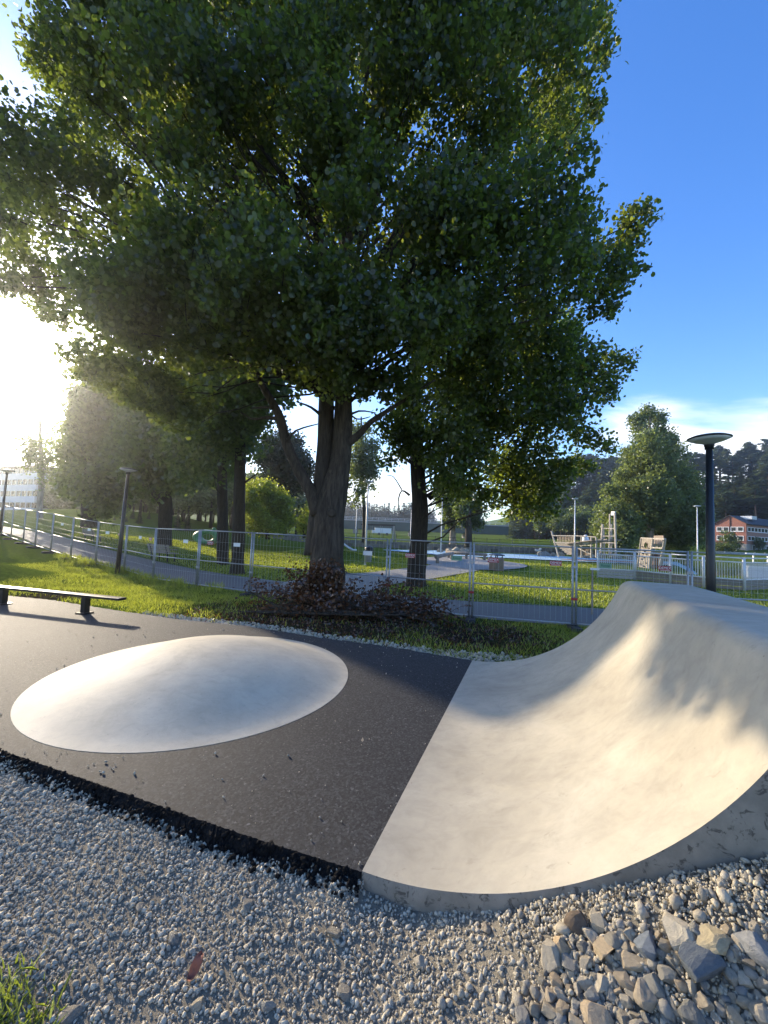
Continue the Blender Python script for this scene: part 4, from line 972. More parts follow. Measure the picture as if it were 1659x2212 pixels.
tree_at('birch_tree', 'very large bushy birch with a narrow top behind the climbing tower', 'tree', b12,
    [(1405, 1200, .5), (1405, 1120, .4), (1406, 1020, .3), (1404, 940, .16), (1404, 890, .06)],
    [(1285, 1180), (1290, 1100), (1305, 1050), (1330, 1010), (1345, 965), (1362, 945), (1360, 915), (1372, 885), (1395, 872), (1425, 885), (1440, 915), (1452, 935), (1465, 960), (1500, 985), (1520, 1040), (1535, 1100), (1520, 1165), (1480, 1190), (1380, 1195)],
    52, 5.0, 2.0, 38, 480, .27, M['leaf_birch'], M['bark_pale'], hang=.5, layers=2, extra=[(1400, 885, 52, .7), (1372, 905, 52, .7), (1430, 905, 52, .7), (1452, 945, 52, .7)])
for px, Y, top, w, lab in [(978, 60, 1060, 45, 'pale trunked lakeside tree right behind the dark trunk'), (1012, 55, 1080, 42, 'dark trunked lakeside tree behind the log benches')]:
    b = at(px, 1178, Y); b.z = G(b.x, b.y)
    tree_at('lakeside_tree', lab, 'tree', b, [(px, 1182, .6), (px, 1160, .5), (px, 1120, .42), (px, top, .2)],
        [(px - w, 1120), (px - w * .7, top), (px, top - 40), (px + w * .7, top), (px + w, 1120), (px + w * .5, 1145), (px - w * .4, 1140)], Y, 4, 1.9, 30, 420, .32, M['leaf_tree'], M['bark_pale'] if px < 1000 else M['bark_dark'])

# prototypes for the smaller repeated trees: each a trunk and a crown sharing mesh data
def conifer_mesh(kind, seed, mat):
    r_ = np.random.default_rng(seed); P = []
    if kind == 'spruce':
        for i in range(26):
            t = i / 26; z = .10 + .90 * t; rad = .20 * (1 - t) ** .85 + .008; nb = max(4, int(13 * (1 - t)) + 3)
            for k in range(nb):
                a = r_.uniform(0, 2 * PI); ln = rad * r_.uniform(.7, 1.1); m = max(2, int(ln / .022))
                for j in range(m):
                    q = (j + .5) / m; P.append((ln * q * math.cos(a), ln * q * math.sin(a), z - .10 * ln * q * 3 * (1 - .2 * t) + r_.normal() * .006, a))
    else:
        for i in range(46):
            t = r_.random(); z = .52 + .47 * t; rad = .15 * math.sin(PI * min(.98, t * .78 + .2)) * r_.uniform(.6, 1.15) + .015; a = r_.uniform(0, 2 * PI)
            for k in range(15):
                q = r_.uniform(.35, 1); P.append((rad * q * math.cos(a) + r_.normal() * .02, rad * q * math.sin(a) + r_.normal() * .02, z + .06 * q + r_.normal() * .010, a))
    P = np.array(P); n = len(P); s = .042 * r_.uniform(.7, 1.3, n)
    ca, sa = np.cos(P[:, 3] + r_.normal(size=n) * .5), np.sin(P[:, 3] + r_.normal(size=n) * .5)
    til = r_.uniform(-.5, .5, n)
    bx = np.stack([ca, sa, -.35 + til * .5], 1); by = np.stack([-sa, ca, til], 1)
    V = np.stack([P[:, :3] - bx * s[:, None] * .6, P[:, :3] + by * s[:, None] * .5, P[:, :3] + bx * s[:, None] * .8, P[:, :3] - by * s[:, None] * .5], 1)
    return npmesh('crown', V, 4, mat)
def decid_mesh(seed, mat, n=2600, flat=.8):
    r_ = np.random.default_rng(seed); lob = r_.normal(size=(16, 3)); lob /= np.linalg.norm(lob, axis=1)[:, None]; lob *= r_.uniform(.35, .75, (16, 1)); lob *= np.array([.30, .30, .36]); lob[:, 2] += .60
    idx = r_.integers(0, 16, n); d = r_.normal(size=(n, 3)); d /= np.linalg.norm(d, axis=1)[:, None]
    P = lob[idx] + d * (r_.random((n, 1)) ** .4) * .15
    s = .042 * r_.uniform(.7, 1.3, n); R = rot_rand(n) * s[:, None, None]
    return npmesh('crown', np.einsum('nij,kj->nki', R, QUAD) + P[:, None, :], 4, mat)
TRUNKP = MB().tube([(0, 0, -.03), (0, 0, .3), (.004, 0, .65), (0, 0, .93)], [.016, .012, .008, .002], 6).mesh('trunk', M['pine_bark'], True)
TRUNKD = MB().tube([(0, 0, -.04), (.004, 0, .25), (0, 0, .7)], [.022, .016, .004], 6).mesh('trunk', M['bark_dark'], True)
CON = {('spruce', i): conifer_mesh('spruce', 20 + i, M['needle']) for i in range(3)}
CON.update({('pine', i): conifer_mesh('pine', 40 + i, M['needle']) for i in range(3)})
CON.update({('fspruce', i): conifer_mesh('spruce', 60 + i, M['needle_far']) for i in range(2)})
DEC = [decid_mesh(80 + i, M['leaf_tree']) for i in range(3)]; DECB = [decid_mesh(90 + i, M['leaf_birch']) for i in range(2)]
def simple_tree(name, me, tr, p, h, wid, label, cat, group):
    r = empty(name, p, random.uniform(0, 6.28), label, cat, group); 
    sc = (h * wid, h * wid, h)
    link('trunk', tr, r, scale=sc); c = link('crown', me, r, scale=sc); c['kind'] = 'stuff'; return r
# conifer forest up the hill on the right
rs = random.Random(5); cnt = 0
spots = []
for k in range(4000):
    if cnt >= 250: break
    az = rs.uniform(.34, 1.14) if k % 3 else rs.uniform(.36, .62); r = rs.uniform(160, 275); y = r / math.sqrt(1 + az * az); x = az * y
    if any((x - a) ** 2 + (y - b) ** 2 < 4.4 ** 2 for a, b in spots): continue
    if az > .68 and r < 196: continue
    spots.append((x, y)); cnt += 1
    kind = 'pine' if rs.random() < (.6 if r > 225 else .3) else 'spruce'
    h = rs.uniform(13, 19) * (1.05 if kind == 'pine' else 1)
    me = CON[(kind, rs.randrange(3))]
    simple_tree('pine_tree' if kind == 'pine' else 'spruce_tree', me, TRUNKP, (x, y, G(x, y) - .3), h, rs.uniform(1.2, 1.7), 'dark ' + kind + (' on the crest' if r > 228 else ' on the lower slope') + (' of the wooded hill right of the large birch' if az > .78 else ' of the wooded hill left of the large birch' if az < .6 else ' of the wooded hill behind the large birch'), 'tree', kind + 's in the hill forest')
# lighter broadleaf trees along the far shore and foot of the hill
for k, (px, Y, h) in enumerate([(1195, 125, 9), (1212, 132, 12), (1228, 126, 10), (1248, 135, 14), (1262, 128, 11), (1280, 132, 13), (1300, 126, 10), (1320, 140, 14), (1530, 118, 7), (1545, 150, 11), (1480, 126, 9), (1508, 130, 11), (1650, 150, 9), (1180, 150, 12), (1165, 130, 8), (1460, 134, 12), (1440, 128, 9)]):
    p = at(px, 1176, Y); p.z = G(p.x, p.y) - .2
    simple_tree('broadleaf_tree', (DECB if k % 3 == 0 else DEC)[k % 2], TRUNKD, p, h, 1.15, 'light green broadleaf tree on the far shore below the conifers', 'tree', 'broadleaf trees along the far shore')
# far forest beyond the bridge
for k in range(64):
    px = 690 + 245 * (k + rs.random()) / 64; Y = rs.uniform(235, 330)
    p = at(px, 1150, Y); p.z = G(p.x, p.y) - .5
    simple_tree('spruce_tree', CON[('fspruce', k % 2)], TRUNKP, p, rs.uniform(10, 17), rs.uniform(1.5, 2.3), 'hazy green spruce in the far forest beyond the bridge', 'tree', 'spruces beyond the bridge')
# trees closing the view at the far left and centre left
for k, (px, Y, h, bright) in enumerate([(230, 70, 13, 0), (275, 64, 12, 0), (310, 72, 14, 0), (395, 60, 12, 0), (430, 66, 13, 0), (455, 58, 10, 1), (405, 52, 7, 1), (300, 56, 8, 1), (130, 84, 11, 0), (10, 120, 13, 0), (160, 90, 12, 0), (500, 62, 11, 0), (545, 70, 12, 0), (700, 90, 9, 0), (640, 75, 11, 0)] + [(110 + 17.5 * q, 76 + 14 * ((q * 7) % 5) / 5, 6.5 + 3.5 * ((q * 3) % 4) / 4, 1 if q % 6 == 2 else 0) for q in range(28)]):
    p = at(px, 1140, Y); p.z = G(p.x, p.y) - .2
    labs = ['dark broadleaf tree closing the view beyond the left lawns', 'yellow-green broadleaf tree lit from behind beyond the left lawns']
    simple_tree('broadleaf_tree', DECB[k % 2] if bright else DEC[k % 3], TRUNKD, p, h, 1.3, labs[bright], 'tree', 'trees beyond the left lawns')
# clipped columns of thuja on the slope
TH = conifer_mesh('spruce', 99, M['needle_dark'])
for k, (px, py, top, Y, w) in enumerate([(164, 1120, 1101, 55, 1.4), (195, 1124, 1104, 55, 1.3), (246, 1138, 1114, 50, 1.5), (262, 1136, 1100, 52, 1.3), (272, 1138, 1114, 50, 1.5), (285, 1136, 1098, 54, 1.3), (300, 1138, 1102, 50, 1.4), (320, 1140, 1104, 56, 1.3), (383, 1142, 1095, 48, .9), (404, 1142, 1096, 49, .9)]):
    p = at(px, py, Y); p.z = G(p.x, p.y) - .1; h = at(px, top, Y).z - p.z
    simple_tree('thuja_bush', TH, TRUNKP, p, h, w, ['small dark pointed thuja on the grassy slope', 'taller dark column thuja beside the broad trunk'][k >= 8], 'bush', 'clipped thujas on the slope' if k < 8 else 'column thujas')
# ------------------------------------------------------------------ grass
def grass(name, pts, h, w, parent=None, lean=.5):
    n = len(pts); a = rng.uniform(0, 2 * PI, n); hh = h * rng.uniform(.5, 1.3, n); ln = rng.uniform(.1, lean, n) * hh; b = rng.uniform(0, 2 * PI, n)
    wv = np.stack([np.cos(a), np.sin(a), np.zeros(n)], 1) * (w * rng.uniform(.7, 1.3, n))[:, None]
    lv = np.stack([np.cos(b), np.sin(b), np.zeros(n)], 1) * ln[:, None]; up = np.zeros((n, 3)); up[:, 2] = hh
    V = np.stack([pts - wv, pts + wv, pts + wv * .6 + lv * .45 + up * .62, pts + lv + up, pts - wv * .6 + lv * .45 + up * .62], 1)
    o = link(name, npmesh(name, V, 5, M['grass'])); o['kind'] = 'stuff'; return o
def scatter(n, x0, x1, y0, y1, zf, ok):
    out = []
    while len(out) < n:
        x, y = random.uniform(x0, x1), random.uniform(y0, y1)
        if ok(x, y): out.append((x, y, zf(x, y) - .01))
    return np.array(out)
def soil(x, y):
    k = 0
    for (cx, cy, r0, r1) in ((-1.0, 8.3, 1.8, 3.8), (1.8, 7.3, .8, 2.4), (-12.9, 9.6, 1.6, 2.6), (-7.6, 8.7, .5, 1.6)):
        d = math.hypot(x - cx, y - cy); k = max(k, min(1, max(0, (r1 - d) / (r1 - r0))))
    return k
def okbank(x, y):
    if not (pad_y(x) + .12 + .15 * mnoise.noise(Vector((x * 1.5, 0, 0))) < y < fence_y(x) + .35): return False
    if mnoise.noise(Vector((x * 1.2, y * 1.2, 5))) < -.25 and random.random() < .7: return False
    return random.random() > soil(x, y) * .93
grass('bank_grass', scatter(60000, -13, 8.5, 4, 16, bank_h, okbank), .085, .0045, lean=1.1)
PNL = [(p.x, p.y) for p in PATHN]
def path_d(x, y): return min(math.hypot(x - a, y - b) for a, b in PNL[::2])
def path_far_y(x):
    q = min(PNL, key=lambda p: abs(p[0] - x)); return q[1]
def oklawn(x, y):
    pyy = path_far_y(x)
    if y < pyy + 2.75 + .35 * max(0, -x - 4) * .25: return False
    if ((x - 6.6) / 4.4) ** 2 + ((y - 30) / 6.6) ** 2 < 1: return False
    if y < 40 and abs(x - np.interp(y, [12, 15.5, 19.2, 24, 31], [-2.2, -1.2, 1.5, 4.3, 6.8])) < 1.7: return False
    if ((x - 19) / 19) ** 2 + ((y - 45) / 6.3) ** 2 < 1: return False
    return True
grass('lawn_grass', scatter(80000, -24, 18, 11, 34, G, lambda x, y: oklawn(x, y) and random.random() < min(1, 14 / y) ** 1.2), .075, .011, lean=1.0)
# taller weeds along the fence on the left bank
wp = scatter(2600, -14, -4.5, 9, 16.5, bank_h, lambda x, y: abs(y - fence_y(x) + .15) < .38 and mnoise.noise(Vector((x * 1.3, y, 9))) > -.1)
grass('fence_weeds', wp, .26, .007, lean=.6)
# ------------------------------------------------------------------ gravel and rubble
def stone_base(seed, sub=1, jag=.28, flat=(1, .78, .6)):
    bmx = bmesh.new(); bmesh.ops.create_icosphere(bmx, subdivisions=sub, radius=.5); r_ = random.Random(seed)
    # cut by random planes so that the stone has facets
    for v in bmx.verts: v.co = Vector((v.co.x * flat[0], v.co.y * flat[1], v.co.z * flat[2]))
    for k in range(7):
        nrm = Vector((r_.gauss(0, 1), r_.gauss(0, 1), r_.gauss(0, 1))).normalized(); d = r_.uniform(.24, .40) * (1 - jag * .5)
        for v in bmx.verts:
            e = v.co.dot(nrm) - d
            if e > 0: v.co -= nrm * e
    for v in bmx.verts: v.co += Vector((r_.gauss(0, 1), r_.gauss(0, 1), r_.gauss(0, 1))) * .02
    bmesh.ops.triangulate(bmx, faces=bmx.faces)
    V = np.array([v.co[:] for v in bmx.verts]); F = np.array([[v.index for v in f.verts] for f in bmx.faces]); bmx.free(); return V, F
SB = [stone_base(i, 1) for i in range(12)]; BV = np.stack([s[0] for s in SB]); BF = SB[0][1]
def free_of_ramp(x, y, m=.0):
    d = Vector((x, y, 0)) - PB; s, v = d.dot(W), d.dot(U)
    if s < 0: return y < pad_near_y(x) - .01 - m
    return v < .045 * min(1, s) - .01 - m
def pebbles(name, n, box, size, ok, zf, mat, sink=.25):
    P = []
    while len(P) < n:
        x, y = random.uniform(box[0], box[1]), random.uniform(box[2], box[3])
        if ok(x, y): P.append((x, y, zf(x, y)))
    P = np.array(P); s = size * rng.lognormal(-.08, .55, n); s = np.clip(s, size * .3, size * 2.8)
    R = rot_rand(n) * s[:, None, None]; P[:, 2] += s * (.5 - sink) * .6
    b = BV[rng.integers(0, len(BV), n)]
    o = link(name, npinst(name, b, BF, P, R, mat)); o['kind'] = 'stuff'; return o
def okg(x, y):
    if not free_of_ramp(x, y): return False
    return True
pebbles('gravel', 40000, (-3.0, 2.4, .95, 2.9), .0122, lambda x, y: okg(x, y) and y > .45 * abs(x) + .6, gravel_h, M['gravel'])
pebbles('gravel', 9000, (-6.5, -1.4, 1.3, 4.4), .016, lambda x, y: okg(x, y) and y > -x * .3, gravel_h, M['gravel'])
pebbles('asphalt_crumbs', 5200, (-6, .0, 1.8, 4.2), .017, lambda x, y: x < -.05 and 0 < pad_near_y(x) - y < random.uniform(.0, .12), lambda x, y: max(gravel_h(x, y) + .002, -.010 - 1.0 * (pad_near_y(x) - y)), M['edge'])
pebbles('sandy_rubble', 12000, (.6, 3.0, .8, 1.75), .012, lambda x, y: okg(x, y) and (x - .75) > .45 * mnoise.noise(Vector((x * 3, y * 3, 1))), lambda x, y: gravel_h(x, y) + .01, M['crumb'])
pebbles('shoulder_gravel', 6500, (-4.6, 5.4, 3.6, 8.0), .032, lambda x, y: abs(y - pad_y(x) - .16) < .20 + .12 * (x > 1) and not (x < 1.2 and y < pad_y(x)), lambda x, y: bank_h(x, y) + .0, M['gravel'])
pebbles('loose_grit', 420, (-5, 1.2, 1.9, 6.5), .010, lambda x, y: pad_near_y(min(x, -.04)) + .02 < y < pad_y(x) - .03 and math.hypot(x + 1.95, y - 4.5) > 1.63 and not ((Vector((x, y, 0)) - PB).dot(W) > -.02) and random.random() < .10 + .9 * math.exp(-6 * (y - pad_near_y(min(x, -.04)))) + .8 * math.exp(-6 * abs(pad_y(x) - y)), lambda x, y: .003, M['gravel'], .1)
pebbles('coarse_gravel', 1500, (-.1, 3.0, .8, 1.75), .030, lambda x, y: free_of_ramp(x, y, .04) and random.random() < sm(.0, .9, x - .15 + .6 * (1.6 - y)) , gravel_h, M['rubble_bits'])
# broken rocks in the lower right corner: every one a thing
ROCK = []
for i in range(9):
    bmx = bmesh.new(); bmesh.ops.create_icosphere(bmx, subdivisions=3, radius=.5); r_ = random.Random(300 + i)
    fl = (1, r_.uniform(.6, .9), r_.uniform(.5, .8))
    for v in bmx.verts: v.co = Vector((v.co.x * fl[0], v.co.y * fl[1], v.co.z * fl[2])) * 1.25
    for k in range(10):
        nrm = Vector((r_.gauss(0, 1), r_.gauss(0, 1), r_.gauss(0, 1))).normalized(); d = r_.uniform(.20, .40)
        for v in bmx.verts:
            e = v.co.dot(nrm) - d
            if e > 0: v.co -= nrm * e * .97
    for v in bmx.verts: v.co += v.co.normalized() * .018 * mnoise.noise(v.co * 7 + Vector((i, 0, 0))) + v.co.normalized() * .01 * mnoise.noise(v.co * 22)
    bmesh.ops.dissolve_degenerate(bmx, dist=.004, edges=bmx.edges)
    me = bpy.data.meshes.new('rock'); bmx.to_mesh(me); bmx.free(); me.materials.append(M['rock']); ROCK.append(me)
placed = []
def put_rock(x, y, s, label, group='broken rocks beside the ramp', flat=1.0, rot=None, dz=0, which=None):
    o = link('rock', ROCK[which if which is not None else random.randrange(9)]); o.location = (x, y, gravel_h(x, y) + s * .20 + dz)
    o.rotation_euler = rot or (random.uniform(-.6, .6), random.uniform(-.6, .6), random.uniform(0, 6.28)); o.scale = (s * random.uniform(.85, 1.2), s * random.uniform(.8, 1.1), s * flat * random.uniform(.8, 1.15))
    tag(o, label, 'rock', group); placed.append((x, y, s)); return o
def gpt(px, py):
    d = ray(px, py); t = .5
    for _ in range(3000):
        p = Vector((0, 0, EYE)) + d * t
        if p.z <= gravel_h(p.x, p.y): return p
        t *= 1.003
    return p
ROCKC = [(.13, .145, .155), (.42, .35, .22), (.48, .42, .31), (.19, .21, .225), (.15, .115, .085), (.42, .36, .255), (.46, .36, .23), (.38, .31, .21), (.25, .25, .24)]
for (px, py, s, lab), rc in zip( [(1520, 2105, .165, 'largest long slate-grey rock low in the right corner'), (1545, 2050, .115, 'flat-topped tan rock with an ochre patch just above the long slate rock'), (1470, 2035, .11, 'tall pale beige rock standing left of the ochre-patched rock'),
        (1398, 2050, .09, 'blue-grey angular rock left of the tall beige rock'), (1252, 2010, .105, 'dark brown blocky rock nearest below the ramp wall'), (1292, 2005, .08, 'light tan wedge rock touching the dark brown blocky rock'),
        (1300, 2068, .095, 'warm beige rock alone in the middle of the fine gravel edge'), (1365, 2090, .09, 'long horizontal tan rock below the warm beige rock'), (1640, 2065, .11, 'split grey rock with upright layers at the right picture edge')], ROCKC):
    p = gpt(px, py); long_ = 'long' in lab
    o = put_rock(p.x, p.y, s, lab, None, .62 if long_ else .9, (random.uniform(-.12, .12), random.uniform(-.15, .15), random.uniform(-.25, .35)) if long_ else None)
    if long_: o.scale.x = s * 1.35; o.scale.y = s * .75
    mr = m_stone('rock_skin', [rc, tuple(q * 1.05 for q in rc)], 7, .6, True); o.material_slots[0].link = 'OBJECT'; o.material_slots[0].material = mr
cnt = 0
ROCKZONE = [(1090, 2260), (1150, 2150), (1190, 2060), (1260, 2010), (1400, 2030), (1480, 2015), (1560, 2010), (1720, 2020), (1800, 2260)]
for k in range(9000):
    if cnt >= 240: break
    px, py = random.uniform(1080, 1800), random.uniform(2000, 2270)
    if not inpoly(px, py, ROCKZONE): continue
    p = gpt(px, py)
    if not free_of_ramp(p.x, p.y, .06): continue
    s = random.choice((.042, .05, .06, .07, .08, .10) if cnt < 120 else (.028, .035, .045, .055)) * random.uniform(.85, 1.15)
    if any(math.hypot(p.x - a, p.y - b) < (s + c) * .25 for a, b, c in placed): continue
    put_rock(p.x, p.y, s, ('fist sized' if s > .068 else 'small' if s > .044 else 'tiny') + ' broken rock in the ' + ('upper' if py < 2075 else 'middle' if py < 2150 else 'lowest') + ' rows of the rubble beside the ramp, ' + ('left' if px < 1330 else 'middle' if px < 1500 else 'right') + ' part'); cnt += 1
for k in range(14):
    px, py = random.uniform(60, 1100), random.uniform(1900, 2200); p = gpt(px, py)
    if free_of_ramp(p.x, p.y, .08): put_rock(p.x, p.y, random.uniform(.05, .075), 'slightly larger grey stone lying alone in the fine gravel', 'larger stones in the fine gravel', .7, dz=-.005)
# a curled rust-brown leaf and weeds in the gravel
p = gpt(422, 2106)
mb = MB(); VV = []; nx_, ny_ = 6, 4
for i in range(nx_ + 1):
    for j in range(ny_ + 1):
        u, v = i / nx_ - .5, j / ny_ - .5; wd = .5 * math.cos(u * PI * .9) ** .6 * 1.1
        VV.append((u * .075, v * wd * .07, .012 + .10 * v * v * .3 + .02 * math.sin(u * 5) + .006 * math.sin(9 * u + 5 * v)))
FF = [(i * (ny_ + 1) + j, (i + 1) * (ny_ + 1) + j, (i + 1) * (ny_ + 1) + j + 1, i * (ny_ + 1) + j + 1) for i in range(nx_) for j in range(ny_)]
mb.add(VV, FF); o = mb.build('fallen_leaf', M['rust'], smooth=True); o.location = (p.x, p.y, p.z + .022); o.rotation_euler = (.2, -.3, 1.2); tag(o, 'curled rust-brown leaf lying on the grey gravel', 'leaf')
P_ = []
for k in range(1100):
    px_, py_ = random.uniform(-120, 190), random.uniform(2080, 2270); q = gpt(px_, py_)
    if random.random() < 1.15 - math.hypot(px_ + 40, (py_ - 2230) * 1.1) / 175 + .5 * mnoise.noise(Vector((px_ * .03, py_ * .03, 2))): P_.append((q.x, q.y, q.z - .01))
grass('gravel_weeds', np.array(P_), .055, .004, lean=1.2).data.materials[0] = M['lime']
# ------------------------------------------------------------------ brush pile
def brush():
    c = Vector((-.75, 8.55, bank_h(-.75, 8.55))); root = empty('brush_pile', c, 0, 'heap of cut branches with dead reddish leaves at the tree foot', 'brush pile')
    rb = random.Random(4); leaves = []
    for k in range(64):
        a = Vector((rb.uniform(-1.4, 2.0), rb.uniform(-.75, .75), rb.uniform(.0, .35))); ang = rb.gauss(0, .55) + (PI if rb.random() < .5 else 0)
        L_ = rb.uniform(.6, 1.5); d = Vector((math.cos(ang), math.sin(ang) * .6, rb.uniform(-.05, .35))).normalized()
        pts = []; p = a.copy()
        for i in range(7):
            pts.append(p.copy()); p = p + d * L_ / 6; d = (d + Vector((rb.gauss(0, .16), rb.gauss(0, .16), rb.gauss(-.03, .16)))).normalized(); p.z = max(.015, p.z)
        r0 = rb.choice((.008, .012, .016, .022, .028)); q = MB(); q.tube(pts, [r0 * (1 - .7 * i / 6) for i in range(7)], 6)
        for s in range(3):
            i = rb.randrange(2, 6); e = pts[i] + Vector((rb.gauss(0, .2), rb.gauss(0, .2), rb.gauss(.12, .12))); q.tube([pts[i], (pts[i] + e) / 2 + Vector((0, 0, .02)), e], [r0 * .4, r0 * .3, .002], 4, caps=False)
            leaves += [e + Vector((rb.gauss(0, .1), rb.gauss(0, .1), rb.gauss(0, .07))) for _ in range(18)]
        q.build('branch', M['bark'] if k % 3 == 0 else M['bark_dark'], root)
        leaves += [pts[rb.randrange(7)] + Vector((rb.gauss(0, .12), rb.gauss(0, .12), rb.gauss(.0, .08))) for _ in range(30)]
    # leafy bough standing up against the trunk
    for k in range(12):
        a = Vector((rb.uniform(-1.0, .15), rb.uniform(.0, .3), .1)); e = a + Vector((rb.uniform(-.55, .25), rb.uniform(-.1, .1), rb.uniform(.6, 1.05)))
        MB().tube([a, (a + e) / 2 + Vector((rb.gauss(0, .06), 0, .03)), e], [.014, .01, .004], 5).build('branch', M['bark_dark'], root)
        leaves += [a + (e - a) * rb.uniform(.3, 1.1) + Vector((rb.gauss(0, .13), rb.gauss(0, .1), rb.gauss(0, .1))) for _ in range(330)]
    P = np.array([tuple(l) for l in leaves]); P[:, 2] = np.maximum(P[:, 2], .01)
    leaf_cloud('dead_leaves', P, .055, HEX, M['dead'], root)
    for k in range(5):
        pts = [Vector((-2.3 + .55 * k, -.5 - .1 * k, .10 + .03 * k)), Vector((-1.0 + .5 * k, -.62, .20)), Vector((.1 + .5 * k, -.6 + .1 * k, .22)), Vector((1.0 + .4 * k, -.5, .06))]
        MB().tube(smoothline([tuple(p) for p in pts], .15), .022, 7).build('branch', M['bark'], root, True)
    pts = [(.55, .1, .2), (.8, .05, .5), (1.1, .0, .42), (1.5, .02, .30), (1.9, .0, .42), (2.3, 0, .2)]
    MB().tube(smoothline(pts, .1), .012, 6).build('branch', M['bark_dark'], root)
brush()
# litter of dead leaves on the bare soil
P = scatter(3500, -4, 4.5, 5.6, 9.4, bank_h, lambda x, y: pad_y(x) + .15 < y < fence_y(x) and random.random() < soil(x, y) + .08)
leaf_cloud('leaf_litter', P + np.array([0, 0, .02]), .05, QUAD, M['dead'], None)
# leaning prop stick by the trunk
a = Vector((-.92, 9.35, bank_h(-.92, 9.35) + .35)); b = Vector((-.15, 10.6, .55))
# ------------------------------------------------------------------ park furniture
def bench(px, py, rz, label, sc=1.0):
    p = onground(px, py); root = empty('park_bench', p, rz, label, 'bench', 'wooden park benches by the path')
    for k in range(4): MB().box((0, -.2 + .13 * k, .45), (1.7, .11, .04)).build('seat_slat', M['wood'], root)
    for k in range(3):
        MB().box((0, .27 + .04 * k, .58 + .13 * k), (1.7, .035, .11)).build('back_slat', M['wood'], root)
    for s in (-.62, .62):
        q = MB(); q.bar((s, -.2, 0), (s, -.2, .43), .05); q.build('leg', M['blacksteel'], root)
        q = MB(); q.bar((s, .2, 0), (s, .24, .45), .05); q.bar((s, .24, .45), (s, .38, .92), .045); q.build('leg', M['blacksteel'], root)
    for s in (-.86, .86): MB().bar((s * .9, -.2, .64), (s * .9, .3, .66), .05).build('armrest', M['wood'], root)
    root.scale = (sc, sc, sc); return root
bench(352, 1212, math.radians(155), 'weathered wooden bench by the broad trunk, nearer one beside the path', .92)
bench(200, 1171, math.radians(150), 'weathered wooden bench farther up the path on the left lawn', .92)
def log_bench(a, b, label, posts=(.06, .92)):
    A, B = Vector(a), Vector(b); root = empty('log_bench', A, 0, label, 'bench', 'log benches on the grit plaza'); d = B - A
    q = MB(); q.tube([Vector((0, 0, .52)), d * .5 + Vector((0, 0, .53)), d + Vector((0, 0, .52))], [.15, .14, .13], 12, wob=.08); q.build('log', M['wood_log'], root, True)
    for t in posts: MB().tube([d * t, d * t + Vector((0, 0, .42))], .12, 10).build('support', M['wood_log'], root, True)
g0, g1 = onground(942, 1219), onground(978, 1208); log_bench(g0, g1, 'short log bench seen end-on between the dark trunk and the litter bin')
g0, g1 = onground(965, 1206), onground(1052, 1212); g0.z = G(g0.x, g0.y); log_bench(g0, g1, 'long log bench seen from the side behind the square litter bin', (.05, .5, .94))
def litter_bin():
    p = onground(1072, 1233); root = empty('litter_bin', p, .35, 'square wooden litter bin with a black lid on the lawn', 'litter bin')
    MB().box((0, 0, .40), (.56, .56, .80)).build('liner', M['black'], root)
    for f in range(4):
        R = Matrix.Rotation(f * PI / 2, 3, 'Z')
        for k in range(5):
            c = R @ Vector((-.26 + .13 * k, .297, .42)); MB().box(c, (.115, .03, .78), f * PI / 2).build('slat', M['plank'], root)
    for sx in (-.24, .24):
        for sy in (-.24, .24): MB().box((sx, sy, .87), (.05, .05, .16)).build('lid_post', M['black'], root)
    q = MB(); q.add([(-.36, -.36, .94), (.36, -.36, .94), (.36, .36, .94), (-.36, .36, .94), (-.34, -.34, 1.0), (.34, -.34, 1.0), (.34, .34, 1.0), (-.34, .34, 1.0), (-.16, -.1, 1.08), (.16, -.1, 1.08), (.16, .1, 1.08), (-.16, .1, 1.08)],
        [(3, 2, 1, 0), (0, 1, 5, 4), (1, 2, 6, 5), (2, 3, 7, 6), (3, 0, 4, 7), (4, 5, 9, 8), (5, 6, 10, 9), (6, 7, 11, 10), (7, 4, 8, 11), (8, 9, 10, 11)]); q.build('lid', M['black'], root)
litter_bin()
def pole_bin():
    p = BINLAMP; root = empty('pole_bin', (p.x + .22, p.y - .02, p.z + .75), 0, 'small black dome-lidded litter bin strapped to a grey lamp pole', 'litter bin')
    MB().lathe([(.15, -.55), (.17, -.5), (.19, .0), (.19, .02)], 16).build('bag', simple('grey_bag', (.25, .25, .25), .7), root, True)
    MB().lathe([(.26, 0), (.27, .06), (.26, .2), (.24, .24)], 18).build('drum', M['black'], root, True)
    MB().lathe([(.27, .24), (.27, .27), (.2, .36), (.08, .41), (.01, .42)], 18).build('lid', M['black'], root, True)
    MB().box((-.2, .0, .12), (.14, .06, .1)).build('bracket', M['steel'], root)
pole_bin()
